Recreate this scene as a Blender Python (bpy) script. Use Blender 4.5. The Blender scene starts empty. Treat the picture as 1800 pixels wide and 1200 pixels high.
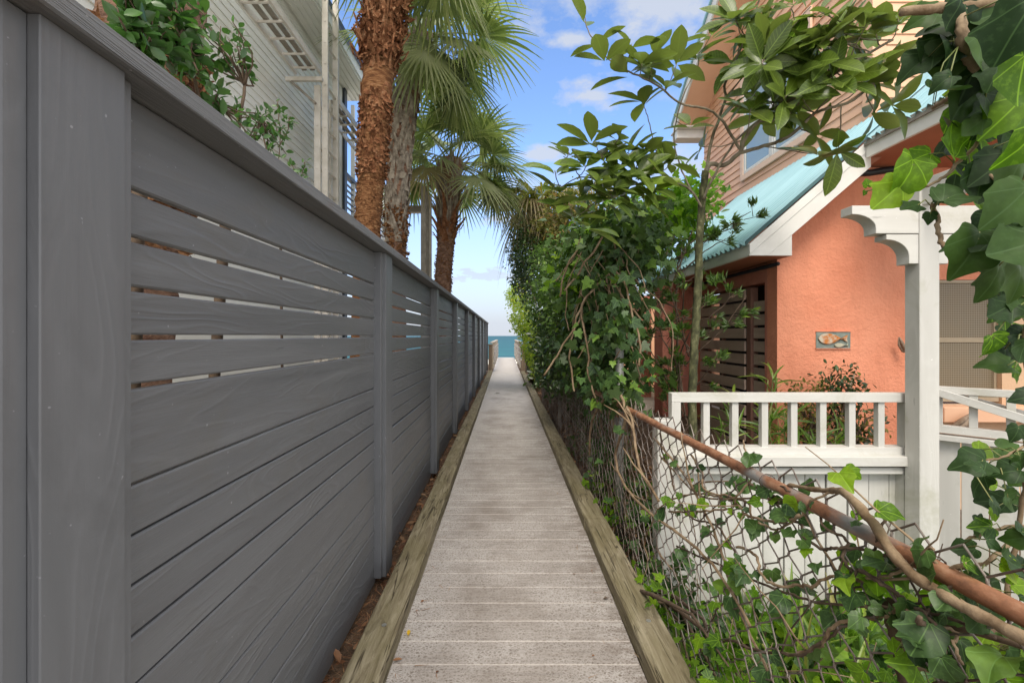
import bpy, math, random
import numpy as np
from mathutils import Vector, Matrix
random.seed(7); np.random.seed(7)
R = math.radians
sc = bpy.context.scene

# ------------------------------------------------------------------ camera
F, CX, CY, H = 800.0, 888.0, 590.0, 1.363
cam_d = bpy.data.cameras.new('camera'); cam = bpy.data.objects.new('camera', cam_d)
sc.collection.objects.link(cam); sc.camera = cam
cam.location = (0, 0, H); cam.rotation_euler = (R(90), 0, 0)
cam_d.sensor_width = 36; cam_d.lens = 16.0
cam_d.shift_x = 12/1800; cam_d.shift_y = -10/1800
cam_d.clip_start = 0.02; cam_d.clip_end = 30000

# ------------------------------------------------------------------ light
SUN_EL, SUN_AZ = 50, 188      # azimuth clockwise from +Y (view direction)
w = bpy.data.worlds.new('World'); sc.world = w; w.use_nodes = True
nt = w.node_tree; N = nt.nodes; L = nt.links; N.clear()
out = N.new('ShaderNodeOutputWorld'); bg = N.new('ShaderNodeBackground')
sky = N.new('ShaderNodeTexSky'); sky.sky_type = 'NISHITA'; sky.sun_disc = False
sky.sun_elevation = R(SUN_EL); sky.sun_rotation = R(SUN_AZ); sky.air_density = 1.0; sky.dust_density = 0.6; sky.ozone_density = 1.6
bg.inputs['Strength'].default_value = 0.15
tc = N.new('ShaderNodeTexCoord'); sep = N.new('ShaderNodeSeparateXYZ'); L.new(tc.outputs['Generated'], sep.inputs[0])
def wmath(op, a, b=None, clamp=False):
    n = N.new('ShaderNodeMath'); n.operation = op; n.use_clamp = clamp
    for i, v in enumerate((a, b)):
        if v is None: continue
        if isinstance(v, (int, float)): n.inputs[i].default_value = v
        else: L.new(v, n.inputs[i])
    return n.outputs[0]
# clouds on a flat layer: direction divided by its height
zc = wmath('MAXIMUM', sep.outputs[2], 0.0); zc = wmath('ADD', zc, 0.18)
cx_ = wmath('DIVIDE', sep.outputs[0], zc); cy_ = wmath('DIVIDE', sep.outputs[1], zc)
cmb = N.new('ShaderNodeCombineXYZ'); L.new(cx_, cmb.inputs[0]); L.new(cy_, cmb.inputs[1])
mp = N.new('ShaderNodeMapping'); L.new(cmb.outputs[0], mp.inputs[0]); mp.inputs['Location'].default_value = (3.1, 1.7, 0)
nz = N.new('ShaderNodeTexNoise'); nz.inputs['Scale'].default_value = 1.5; nz.inputs['Detail'].default_value = 8; nz.inputs['Roughness'].default_value = 0.55
L.new(mp.outputs[0], nz.inputs['Vector'])
cl = wmath('SUBTRACT', nz.outputs[0], 0.55)
cl = wmath('MULTIPLY', cl, 7.0, True)
# a few separate cumulus clouds ahead
sm = N.new('ShaderNodeTexNoise'); sm.inputs['Scale'].default_value = 7; sm.inputs['Detail'].default_value = 7; sm.inputs['Roughness'].default_value = .6; L.new(cmb.outputs[0], sm.inputs['Vector'])
for (bx, by, rx, ry) in ((.30, 1.00, .26, .19), (.262, 1.36, .12, .08), (.14, 1.70, .14, .08), (.19, 1.15, .10, .04), (-.16, 3.2, .5, .25), (.1, 2.3, .25, .10), (-.3, .75, .25, .10)):
    dx_ = wmath('DIVIDE', wmath('SUBTRACT', cx_, bx), rx); dy_ = wmath('DIVIDE', wmath('SUBTRACT', cy_, by), ry)
    dd_ = wmath('SQRT', wmath('ADD', wmath('MULTIPLY', dx_, dx_), wmath('MULTIPLY', dy_, dy_)))
    q_ = wmath('ADD', wmath('SUBTRACT', 1.0, dd_), wmath('MULTIPLY', wmath('SUBTRACT', sm.outputs[0], .5), 3.2)); cl = wmath('MAXIMUM', cl, wmath('MULTIPLY', q_, 1.5, True))
# unseen cloud deck overhead, beside and behind the viewer, added for neutral fill light
ov = wmath('SUBTRACT', sep.outputs[2], 0.62); ov = wmath('MULTIPLY', ov, 6.0, True)
bh = wmath('SUBTRACT', 0.48, sep.outputs[1]); bh = wmath('MULTIPLY', bh, 4.0, True)
bh = wmath('MULTIPLY', bh, 0.85); sol = wmath('MAXIMUM', ov, bh); ov2 = sol
cl = wmath('MAXIMUM', cl, sol)
# thin haze low over the sea
hz = wmath('SUBTRACT', 0.34, sep.outputs[2]); hz = wmath('MULTIPLY', hz, 3.2, True); hz = wmath('MULTIPLY', hz, 1.12)
cl = wmath('MAXIMUM', cl, hz); cl = wmath('MULTIPLY', cl, 0.86)
mix = N.new('ShaderNodeMix'); mix.data_type = 'RGBA'
L.new(cl, mix.inputs['Factor'])
gain = N.new('ShaderNodeMix'); gain.data_type = 'RGBA'; gain.blend_type = 'MULTIPLY'; gain.inputs['Factor'].default_value = 1
L.new(sky.outputs[0], gain.inputs['A']); gain.inputs['B'].default_value = (.78, .87, 1.02, 1)
cc_ = N.new('ShaderNodeMix'); cc_.data_type = 'RGBA'; L.new(ov2, cc_.inputs['Factor']); cc_.inputs['A'].default_value = (2.2, 2.35, 2.65, 1); cc_.inputs['B'].default_value = (6.4, 6.0, 5.35, 1)
L.new(gain.outputs['Result'], mix.inputs['A']); L.new(cc_.outputs['Result'], mix.inputs['B'])
L.new(mix.outputs['Result'], bg.inputs['Color']); L.new(bg.outputs[0], out.inputs[0])

sun_d = bpy.data.lights.new('sun', 'SUN'); sun = bpy.data.objects.new('sun', sun_d); sc.collection.objects.link(sun)
sun_d.energy = 1.5; sun_d.angle = R(24); sun_d.color = (1.0, 0.92, 0.80)
az, el = R(SUN_AZ), R(SUN_EL)
sd = Vector((math.sin(az)*math.cos(el), math.cos(az)*math.cos(el), math.sin(el)))
sun.rotation_euler = sd.to_track_quat('Z', 'Y').to_euler()
sc.view_settings.view_transform = 'Standard'; sc.view_settings.look = 'None'
sc.view_settings.exposure = 1.05; sc.view_settings.gamma = 1
sc.cycles.use_denoising = True
sc.cycles.max_bounces = 8; sc.cycles.diffuse_bounces = 4; sc.cycles.transparent_max_bounces = 8

# ------------------------------------------------------------------ helpers
def P(px, py, Y): return Vector(((px-CX)*Y/F, Y, H-(py-CY)*Y/F))
COL = sc.collection
class MB:
    def __init__(s): s.v = []; s.f = []; s.m = []
    def quadpts(s, pts, mi=0):
        b = len(s.v); s.v += [tuple(p) for p in pts]; s.f.append(tuple(range(b, b+len(pts)))); s.m.append(mi)
    def box(s, x0, x1, y0, y1, z0, z1, mi=0):
        b = len(s.v)
        s.v += [(x0,y0,z0),(x1,y0,z0),(x1,y1,z0),(x0,y1,z0),(x0,y0,z1),(x1,y0,z1),(x1,y1,z1),(x0,y1,z1)]
        for q in ((0,3,2,1),(4,5,6,7),(0,1,5,4),(1,2,6,5),(2,3,7,6),(3,0,4,7)):
            s.f.append(tuple(b+i for i in q)); s.m.append(mi)
        return s
    def bar(s, a, b_, wd, ht, up=(0,0,1), mi=0):
        a = Vector(a); b_ = Vector(b_); d = (b_-a).normalized(); up = Vector(up)
        sx = d.cross(up).normalized(); uz = sx.cross(d).normalized(); b = len(s.v)
        for p in (a, b_):
            for i, j in ((-1,-1),(1,-1),(1,1),(-1,1)): s.v.append(tuple(p+sx*i*wd/2+uz*j*ht/2))
        for q in ((3,2,1,0),(4,5,6,7),(0,1,5,4),(1,2,6,5),(2,3,7,6),(3,0,4,7)):
            s.f.append(tuple(b+i for i in q)); s.m.append(mi)
        return s
    def prism(s, prof, y0, y1, mi=0, axis='y'):
        # profile of (x,z) points extruded along y (or (y,z) along x)
        b = len(s.v); n = len(prof)
        for yy in (y0, y1):
            for (a, c) in prof: s.v.append((a, yy, c) if axis == 'y' else (yy, a, c))
        s.f.append(tuple(b+i for i in range(n))); s.m.append(mi)
        s.f.append(tuple(b+n+i for i in reversed(range(n)))); s.m.append(mi)
        for i in range(n):
            j = (i+1) % n; s.f.append((b+i, b+n+i, b+n+j, b+j)); s.m.append(mi)
        return s
    def tube(s, pts, rad, n=8, mi=0, cap=True):
        pts = [Vector(p) for p in pts]
        if isinstance(rad, (int, float)): rad = [rad]*len(pts)
        b = len(s.v); prev = None
        for i, p in enumerate(pts):
            d = (pts[min(i+1, len(pts)-1)]-pts[max(i-1, 0)]).normalized()
            if prev is None:
                a = Vector((0,0,1)) if abs(d.z) < .9 else Vector((1,0,0)); u = d.cross(a).normalized()
            else: u = (prev - d*prev.dot(d)).normalized()
            prev = u; v = d.cross(u)
            for k in range(n):
                t = 2*math.pi*k/n; s.v.append(tuple(p+(u*math.cos(t)+v*math.sin(t))*rad[i]))
        for i in range(len(pts)-1):
            for k in range(n):
                k2 = (k+1) % n; s.f.append((b+i*n+k, b+i*n+k2, b+(i+1)*n+k2, b+(i+1)*n+k)); s.m.append(mi)
        if cap:
            s.f.append(tuple(b+k for k in reversed(range(n)))); s.m.append(mi)
            e = b+(len(pts)-1)*n; s.f.append(tuple(e+k for k in range(n))); s.m.append(mi)
        return s
    def build(s, name, mats, parent=None, smooth=False, bevel=0):
        me = bpy.data.meshes.new(name); me.from_pydata(s.v, [], s.f)
        if not isinstance(mats, (list, tuple)): mats = [mats]
        for m in mats: me.materials.append(m)
        if len(mats) > 1: me.polygons.foreach_set('material_index', s.m)
        if smooth: me.polygons.foreach_set('use_smooth', [True]*len(s.f))
        me.update(); o = bpy.data.objects.new(name, me); COL.objects.link(o)
        if parent is not None: o.parent = parent; o.matrix_parent_inverse = Matrix.Translation(-Vector(parent.location))
        if bevel:
            bm = o.modifiers.new('bevel', 'BEVEL'); bm.width = bevel; bm.segments = 1; bm.limit_method = 'ANGLE'
        return o
def npmesh(name, V, loops, ltot, mats, parent=None, smooth=True, mi=None):
    me = bpy.data.meshes.new(name); me.vertices.add(len(V)); me.vertices.foreach_set('co', V.astype(np.float32).ravel())
    me.loops.add(len(loops)); me.loops.foreach_set('vertex_index', loops.astype(np.int32))
    me.polygons.add(len(ltot)); st = np.concatenate([[0], np.cumsum(ltot)[:-1]])
    me.polygons.foreach_set('loop_start', st.astype(np.int32)); me.polygons.foreach_set('loop_total', ltot.astype(np.int32))
    if smooth: me.polygons.foreach_set('use_smooth', [True]*len(ltot))
    if not isinstance(mats, (list, tuple)): mats = [mats]
    for m in mats: me.materials.append(m)
    if mi is not None: me.polygons.foreach_set('material_index', mi.astype(np.int32))
    me.update(calc_edges=True); me.validate()
    o = bpy.data.objects.new(name, me); COL.objects.link(o)
    if parent is not None: o.parent = parent; o.matrix_parent_inverse = Matrix.Translation(-Vector(parent.location))
    return o
def tag(o, label=None, cat=None, group=None, kind=None):
    if label: o['label'] = label
    if cat: o['category'] = cat
    if group: o['group'] = group
    if kind: o['kind'] = kind
    return o
def thing(name, label, cat, loc=(0,0,0), group=None):
    o = bpy.data.objects.new(name, None); COL.objects.link(o); o.location = loc; o.empty_display_size = .1
    return tag(o, label, cat, group)

# ------------------------------------------------------------------ materials
def mat(name):
    m = bpy.data.materials.new(name); m.use_nodes = True; n = m.node_tree; n.nodes.clear()
    o = n.nodes.new('ShaderNodeOutputMaterial'); b = n.nodes.new('ShaderNodeBsdfPrincipled'); n.links.new(b.outputs[0], o.inputs[0])
    return m, n, b, o
class G:
    def __init__(s, n): s.n = n
    def node(s, t, **k):
        x = s.n.nodes.new('ShaderNode'+t)
        for a, v in k.items(): setattr(x, a, v)
        return x
    def lk(s, a, b): s.n.links.new(a, b)
    def val(s, sock, v):
        if isinstance(v, (int, float, tuple)): sock.default_value = v
        else: s.lk(v, sock)
    def coord(s, scale=(1,1,1), which='Object', island=0.0):
        t = s.node('TexCoord'); mp = s.node('Mapping'); src = t.outputs[which]
        if island:
            g = s.node('NewGeometry'); m = s.node('Math', operation='MULTIPLY'); s.lk(g.outputs['Random Per Island'], m.inputs[0]); m.inputs[1].default_value = island
            a = s.node('VectorMath', operation='ADD'); s.lk(src, a.inputs[0]); s.lk(m.outputs[0], a.inputs[1]); src = a.outputs[0]
        s.lk(src, mp.inputs[0]); mp.inputs['Scale'].default_value = scale; return mp.outputs[0]
    def noise(s, vec, scale=5, detail=4, rough=.6, dist=0):
        x = s.node('TexNoise'); s.lk(vec, x.inputs['Vector']); x.inputs['Scale'].default_value = scale; x.inputs['Detail'].default_value = detail
        x.inputs['Roughness'].default_value = rough; x.inputs['Distortion'].default_value = dist; return x.outputs[0]
    def ramp(s, fac, stops, interp='LINEAR'):
        r = s.node('ValToRGB'); r.color_ramp.interpolation = interp; s.lk(fac, r.inputs[0]); e = r.color_ramp.elements
        while len(e) < len(stops): e.new(.5)
        for i, (p, c) in enumerate(stops):
            e[i].position = p; e[i].color = (c, c, c, 1) if isinstance(c, (int, float)) else (*c, 1)
        return r.outputs[0]
    def mix(s, f, a, b, blend='MIX'):
        m = s.node('Mix', data_type='RGBA', blend_type=blend); s.val(m.inputs['Factor'], f)
        for k, v in (('A', a), ('B', b)):
            if isinstance(v, tuple) and len(v) == 3: v = (*v, 1)
            s.val(m.inputs[k], v)
        return m.outputs['Result']
    def math(s, op, a, b=0.0, clamp=False):
        m = s.node('Math', operation=op, use_clamp=clamp); s.val(m.inputs[0], a); s.val(m.inputs[1], b); return m.outputs[0]
    def bump(s, h, strength=.3, dist=.01):
        b = s.node('Bump'); s.lk(h, b.inputs['Height']); b.inputs['Strength'].default_value = strength; b.inputs['Distance'].default_value = dist; return b.outputs[0]
    def island(s): return s.node('NewGeometry').outputs['Random Per Island']

def wood_paint(name, c0, c1, grain=(1,1,1), rough=.5, bump=.4, bd=.003, dirt=None, dirtamt=.3, spec=.4, isl=.12):
    m, n, b, o = mat(name); g = G(n)
    v = g.coord(grain, island=17.0); big = g.noise(v, .8, 3, .5, .8)
    lowv = g.coord(tuple((x*.5 if x > 4 else x*1.7) for x in grain), island=29.0); low = g.noise(lowv, .75, 2, .45, .35)
    cont = g.math('SINE', g.math('MULTIPLY', low, 78.0)); cont = g.math('POWER', g.math('MULTIPLY', g.math('ADD', cont, 1.0), .5), 3.0)
    patch = g.ramp(g.noise(g.coord((1,1,1), island=7.), 2.0, 2), [(.36, 0), (.56, 1)])
    fine = g.noise(v, 7, 5, .68)
    h = g.math('ADD', g.math('MULTIPLY', g.math('MULTIPLY', cont, patch), .60), g.math('MULTIPLY', fine, .8))
    col = g.mix(g.ramp(big, [(.3, 0), (.7, 1)]), c0, c1)
    col = g.mix(g.math('MULTIPLY', g.island(), isl*2), col, tuple(x*.72 for x in c0))
    col = g.mix(g.math('MULTIPLY', g.math('MULTIPLY', cont, patch), .05), col, tuple(min(1, x*1.7) for x in c1))
    if dirt:
        d = g.noise(g.coord((1,1,1)), 2.3, 8, .7, .6); col = g.mix(g.math('MULTIPLY', g.ramp(d, [(.52, 0), (.72, 1)]), dirtamt), col, dirt)
    sp = g.noise(g.coord((1,1,1)), 60, 2, .5); col = g.mix(g.math('MULTIPLY', g.ramp(sp, [(.74, 0), (.78, 1)]), .5), col, tuple(min(1, x*2.2+.05) for x in c1))
    dk_ = g.noise(g.coord(tuple(max(.5, x*.25) for x in grain)), 11, 3, .6); col = g.mix(g.math('MULTIPLY', g.ramp(dk_, [(.72, 0), (.78, 1)]), .45), col, tuple(x*.4 for x in c0))
    g.lk(col, b.inputs['Base Color']); b.inputs['Roughness'].default_value = rough; b.inputs['Specular IOR Level'].default_value = spec
    g.lk(g.ramp(big, [(.3, rough-.06), (.7, rough+.14)]), b.inputs['Roughness'])
    g.lk(g.bump(h, bump, bd), b.inputs['Normal'])
    return m
M = {}
M['fence_h'] = wood_paint('grey_paint_boards', (.140,.145,.155), (.180,.186,.196), (10, .9, 16), .40, .8, .0022, (.15,.145,.135), .5)
M['fence_v'] = wood_paint('grey_paint_posts', (.146,.152,.163), (.182,.188,.200), (14, 14, 1.1), .42, .45, .0014, (.07,.07,.072), .3)
M['cap'] = wood_paint('weathered_cap_rail', (.15,.155,.162), (.22,.225,.23), (40, .7, 60), .6, .9, .003, (.17,.12,.09), .45)
M['white_h'] = wood_paint('white_paint_rails', (.56,.55,.515), (.65,.64,.60), (1, 12, 14), .5, .4, .0015, (.36,.35,.25), .6, isl=.08)
M['white_v'] = wood_paint('white_paint_boards', (.53,.52,.485), (.63,.62,.58), (12, 12, 1.0), .5, .4, .0015, (.33,.33,.22), .65, isl=.1)
M['slat'] = wood_paint('brown_slat_wood', (.42,.30,.235), (.54,.41,.33), (10, 1, 14), .7, .5, .002, (.15,.10,.08), .5)
M['railwood'] = wood_paint('bleached_wood', (.36,.31,.25), (.5,.45,.38), (8, 1, 8), .8, .5, .002, (.2,.17,.1), .5)
M['postwood'] = wood_paint('old_post_wood', (.16,.115,.08), (.24,.18,.13), (10, 10, 1), .8, .5, .002, (.10,.12,.04), .7)

def kerb_mat():
    m, n, b, o = mat('mossy_timber'); g = G(n)
    v = g.coord((9, .8, 9), island=13.); gr = g.noise(v, 3.5, 8, .7, 1.0)
    col = g.ramp(gr, [(.28, (.085,.066,.042)), (.45, (.19,.16,.105)), (.58, (.27,.235,.16)), (.75, (.37,.33,.24))])
    ms = g.noise(g.coord((1.6, .8, 1.6), island=5.), 2.6, 7, .65, .8); col = g.mix(g.math('MULTIPLY', g.ramp(ms, [(.42, 0), (.6, 1)]), .4), col, (.15,.13,.06))
    dk = g.noise(g.coord((2.2, .9, 2)), 3.0, 6, .7, 1.2); col = g.mix(g.math('MULTIPLY', g.ramp(dk, [(.56, 0), (.68, 1)]), .62), col, (.06,.048,.03))
    cn = g.noise(g.coord((13, .55, 13), island=3.), 1.3, 3, .55, .6); cr = g.ramp(g.math('ABSOLUTE', g.math('SUBTRACT', cn, .5)), [(.003, 1), (.013, 0)])
    cr = g.math('MULTIPLY', cr, g.ramp(g.noise(g.coord((3,1,3)), 2, 2), [(.45, 0), (.55, 1)])); col = g.mix(g.math('MULTIPLY', cr, .85), col, (.03,.022,.014)); gr = g.math('SUBTRACT', gr, g.math('MULTIPLY', cr, .8))
    g.lk(col, b.inputs['Base Color']); b.inputs['Roughness'].default_value = .85; b.inputs['Specular IOR Level'].default_value = .2
    g.lk(g.bump(gr, .9, .006), b.inputs['Normal']); return m
M['kerb'] = kerb_mat()
def deck_mat():
    m, n, b, o = mat('weathered_deck'); g = G(n)
    v = g.coord((1.0, 16, 8), island=21.); gr = g.noise(v, 5, 8, .7, .4)
    col = g.ramp(gr, [(.3, (.125,.102,.085)), (.5, (.205,.175,.152)), (.7, (.29,.255,.228))])
    c = g.coord((1, 1, 1)); 
    dn = g.node('TexNoise'); g.lk(c, dn.inputs['Vector']); dn.inputs['Scale'].default_value = 30; dn.inputs['Detail'].default_value = 3
    ad = g.node('VectorMath', operation='MULTIPLY_ADD'); g.lk(dn.outputs['Color'], ad.inputs[0]); ad.inputs[1].default_value = (.03,.03,.03); g.lk(c, ad.inputs[2])
    vo = g.node('TexVoronoi', feature='DISTANCE_TO_EDGE'); g.lk(ad.outputs[0], vo.inputs['Vector']); vo.inputs['Scale'].default_value = 62
    net = g.ramp(vo.outputs['Distance'], [(.04, 1), (.24, 0)])
    sp = g.noise(g.coord((1, 2.2, 1)), 75, 4, .75); spm = g.ramp(sp, [(.47, 0), (.60, 1)])
    white = g.math('MAXIMUM', g.math('MULTIPLY', net, .75), spm)
    patch = g.ramp(g.noise(c, 2.4, 6, .65), [(.34, .20), (.6, .75)])
    # more bloom toward both edges of the walk where nobody treads
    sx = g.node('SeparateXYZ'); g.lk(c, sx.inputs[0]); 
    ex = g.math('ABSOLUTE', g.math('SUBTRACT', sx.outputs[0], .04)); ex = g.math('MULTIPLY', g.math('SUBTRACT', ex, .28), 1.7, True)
    far = g.math('MULTIPLY', g.math('SUBTRACT', sx.outputs[1], 3.5), .06, True)  # boards whiten toward the sea: the brighter light there painted into their colour
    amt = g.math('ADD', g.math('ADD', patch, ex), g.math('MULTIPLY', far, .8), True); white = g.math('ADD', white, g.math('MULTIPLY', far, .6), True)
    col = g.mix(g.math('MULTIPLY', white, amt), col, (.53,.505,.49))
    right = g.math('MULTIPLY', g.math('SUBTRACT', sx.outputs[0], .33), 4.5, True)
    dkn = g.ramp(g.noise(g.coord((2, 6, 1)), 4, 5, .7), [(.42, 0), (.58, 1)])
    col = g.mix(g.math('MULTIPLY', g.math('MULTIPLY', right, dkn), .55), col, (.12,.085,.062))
    bl = g.noise(c, 11, 4, .6); col = g.mix(g.math('MULTIPLY', g.ramp(bl, [(.6, 0), (.75, 1)]), .35), col, (.14,.115,.095))
    g.lk(col, b.inputs['Base Color']); b.inputs['Roughness'].default_value = .8; b.inputs['Specular IOR Level'].default_value = .25
    g.lk(g.bump(g.math('ADD', gr, g.math('MULTIPLY', white, .3)), .55, .004), b.inputs['Normal']); return m
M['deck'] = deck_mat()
def simple(name, c0, c1=None, scale=4, rough=.7, bump=0, bscale=60, bd=.004, metal=0, spec=.4, detail=6, stretch=(1,1,1), lo=.35, hi=.65):
    m, n, b, o = mat(name); g = G(n); c1 = c1 or c0
    v = g.coord(stretch); f = g.noise(v, scale, detail, .62)
    g.lk(g.mix(g.ramp(f, [(lo, 0), (hi, 1)]), c0, c1), b.inputs['Base Color']); b.inputs['Roughness'].default_value = rough
    b.inputs['Metallic'].default_value = metal; b.inputs['Specular IOR Level'].default_value = spec
    if bump: g.lk(g.bump(g.noise(v, bscale, 3, .6), bump, bd), b.inputs['Normal'])
    return m
M['coral'] = simple('coral_stucco', (.68,.245,.135), (.76,.30,.175), 1.6, .85, .8, 55, .006, spec=.2)
M['coral_dk'] = simple('faded_pink_stucco', (.52,.18,.125), (.62,.26,.19), 2.2, .85, .5, 70, .004, spec=.2)
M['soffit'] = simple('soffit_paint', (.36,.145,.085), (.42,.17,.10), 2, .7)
M['peach'] = simple('peach_siding_paint', (.78,.45,.28), (.84,.52,.34), 1.3, .55, .15, 40, .002)
M['beige'] = simple('beige_stucco', (.60,.40,.25), (.68,.47,.31), 2, .85, .7, 60, .005, spec=.2)
M['wsiding'] = simple('white_siding_paint', (.74,.74,.69), (.82,.82,.77), 1.3, .5, .1, 40, .002)
M['trim'] = simple('white_trim_paint', (.68,.67,.63), (.78,.77,.73), 3, .5, .2, 40, .002)
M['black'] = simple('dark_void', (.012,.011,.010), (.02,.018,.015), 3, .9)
M['navy'] = simple('dark_blue_paint', (.035,.045,.06), (.05,.06,.075), 3, .45)
M['cable'] = simple('black_cable', (.015,.018,.022), None, 3, .5)
M['concrete'] = simple('concrete', (.36,.31,.25), (.46,.41,.34), 5, .9, .5, 80, .003)
M['pot'] = simple('black_plastic', (.02,.02,.022), (.03,.03,.03), 3, .4)
M['alu'] = simple('aluminium', (.60,.56,.49), (.74,.70,.64), 6, .42, .15, 30, .001, metal=.15)
M['aluold'] = simple('weathered_ladder_paint', (.24,.21,.17), (.34,.31,.26), 6, .6, .2, 30, .001, metal=.2)
M['redrail'] = simple('reddish_rail', (.30,.16,.14), (.42,.27,.24), 5, .5, metal=.2)
M['bark'] = simple('magnolia_bark', (.11,.085,.055), (.27,.235,.17), 14, .85, .8, 60, .006, stretch=(1,1,.5))
M['vine'] = simple('vine_bark', (.15,.095,.05), (.34,.25,.16), 18, .85, .7, 90, .003)
M['twig'] = simple('twig_bark', (.07,.045,.03), (.15,.105,.07), 20, .85)
M['drift'] = simple('driftwood', (.22,.15,.10), (.42,.33,.25), 20, .9, .9, 60, .006)
M['sand'] = simple('sand', (.62,.57,.48), (.72,.68,.60), 1.5, .95, .5, 20, .02)
M['soil'] = simple('brown_soil', (.075,.045,.028), (.17,.11,.07), 9, .95, 1, 40, .02)
def fibre(name, stops, st):
    m, n, b, o = mat(name); g = G(n); c = g.coord(st, island=3.0); f = g.noise(c, 9, 7, .72, .6); g.lk(g.ramp(f, stops), b.inputs['Base Color'])
    b.inputs['Roughness'].default_value = .92; b.inputs['Specular IOR Level'].default_value = .15; g.lk(g.bump(g.noise(c, 40, 4, .7), 1.0, .02), b.inputs['Normal']); return m
M['palmfibre'] = fibre('palm_fibre', [(.30,(.05,.022,.011)),(.45,(.185,.08,.035)),(.58,(.33,.165,.075)),(.72,(.50,.33,.18))], (1,1,5))
M['palmhusk'] = fibre('palm_husk', [(.28,(.05,.02,.011)),(.48,(.20,.082,.038)),(.62,(.34,.175,.09)),(.78,(.54,.40,.27))], (1,1,1))
M['palmboot'] = simple('grey_palm_boot', (.13,.10,.075), (.40,.345,.275), 9, .85, .8, 50, .008)
M['palmboot_r'] = simple('brown_palm_boot', (.09,.032,.014), (.36,.15,.065), 11, .85, .8, 50, .008)
M['palmbrown'] = simple('brown_palm_trunk', (.12,.06,.04), (.34,.20,.13), 9, .9, 1, 40, .015, stretch=(1,1,3))
M['seed'] = simple('dark_palm_fruit', (.012,.012,.02), None, 3, .4)
M['stone'] = simple('plaque_stone', (.12,.17,.16), (.26,.29,.25), 14, .5)
M['fish'] = simple('glazed_fish', (.50,.16,.02), (.52,.46,.36), 16, .3, lo=.45, hi=.6)
M['fish2'] = simple('pale_glazed_fish', (.36,.38,.28), (.52,.46,.34), 20, .35)
M['paleedge'] = simple('salt_filled_gap', (.38,.345,.315), (.54,.50,.47), 90, .9)

def stucco(name, c0, c1):
    m, n, b, o = mat(name); g = G(n); c = g.coord((1,1,1))
    col = g.mix(g.ramp(g.noise(c, 1.4, 6, .62), [(.35, 0), (.65, 1)]), c0, c1)
    st = g.noise(g.coord((3.2,3.2,.5)), 1.8, 6, .7, .5); col = g.mix(g.math('MULTIPLY', g.ramp(st, [(.5, 0), (.7, 1)]), .30), col, tuple(x*.72 for x in c0))
    bl = g.noise(c, 5, 7, .75); col = g.mix(g.math('MULTIPLY', g.ramp(bl, [(.55, 0), (.75, 1)]), .35), col, tuple(min(1, x*1.15+.03) for x in c1))
    g.lk(col, b.inputs['Base Color']); b.inputs['Roughness'].default_value = .9; b.inputs['Specular IOR Level'].default_value = .15
    h = g.math('ADD', g.noise(c, 42, 4, .6), g.math('MULTIPLY', g.noise(c, 9, 3, .5), 1.2)); g.lk(g.bump(h, 1.0, .010), b.inputs['Normal']); return m
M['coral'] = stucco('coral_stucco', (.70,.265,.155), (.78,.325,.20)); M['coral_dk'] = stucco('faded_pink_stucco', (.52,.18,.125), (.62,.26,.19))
def rust_pipe():
    m, n, b, o = mat('rusty_galvanised_pipe'); g = G(n)
    c = g.coord((1, .55, 1)); f = g.noise(c, 3.4, 5, .55, .4); fm = g.ramp(f, [(.49, 0), (.57, 1)])
    galv = g.ramp(g.noise(c, 20, 3), [(.4, (.27,.27,.265)), (.6, (.42,.42,.41))])
    ru = g.ramp(g.noise(c, 26, 6, .7), [(.3, (.10,.045,.025)), (.5, (.28,.125,.065)), (.7, (.40,.23,.14))])
    g.lk(g.mix(fm, ru, galv), b.inputs['Base Color']); g.lk(g.math('MULTIPLY', fm, .6), b.inputs['Metallic']); b.inputs['Roughness'].default_value = .6
    g.lk(g.bump(g.noise(c, 120, 3), .4, .002), b.inputs['Normal']); return m
M['pipe'] = rust_pipe()
M['wire'] = simple('rusty_wire', (.085,.05,.035), (.34,.30,.27), 7, .6, metal=.35)
M['galv'] = simple('galvanised_steel', (.20,.20,.18), (.36,.36,.34), 12, .5, metal=.4)
def blue_roof():
    m, n, b, o = mat('light_blue_metal_roof'); g = G(n); c = g.coord((1, 1, 1))
    f = g.noise(g.coord((.5, 6, .5)), 3, 5, .6); col = g.mix(g.ramp(f, [(.35, 0), (.7, 1)]), (.27,.50,.57), (.37,.61,.68))
    g.lk(col, b.inputs['Base Color']); b.inputs['Roughness'].default_value = .38; b.inputs['Specular IOR Level'].default_value = .6; return m
M['blueroof'] = blue_roof()
def glass_mat():
    m, n, b, o = mat('window_glass'); g = G(n)
    b.inputs['Base Color'].default_value = (.28,.36,.34, 1); b.inputs['Roughness'].default_value = .06; b.inputs['Specular IOR Level'].default_value = 1.0
    b.inputs['Coat Weight'].default_value = .6; b.inputs['Coat Roughness'].default_value = .03; return m
M['glass'] = glass_mat()
def screen_mat():
    m, n, b, o = mat('window_screen'); g = G(n); 
    c = g.coord((1,1,1)); s = g.node('SeparateXYZ'); g.lk(c, s.inputs[0])
    a = g.math('SINE', g.math('MULTIPLY', s.outputs[2], 300)); d = g.math('SINE', g.math('MULTIPLY', s.outputs[0], 300))
    f = g.math('MAXIMUM', a, d); n1 = g.noise(c, 3, 5)
    col = g.mix(g.ramp(f, [(.55, 0), (.9, 1)]), (.115,.085,.045), (.24,.20,.14)); col = g.mix(g.ramp(n1, [(.4, 0), (.7, .5)]), col, (.20,.14,.07))
    g.lk(col, b.inputs['Base Color']); b.inputs['Roughness'].default_value = .45; return m
M['screen'] = screen_mat()
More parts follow.
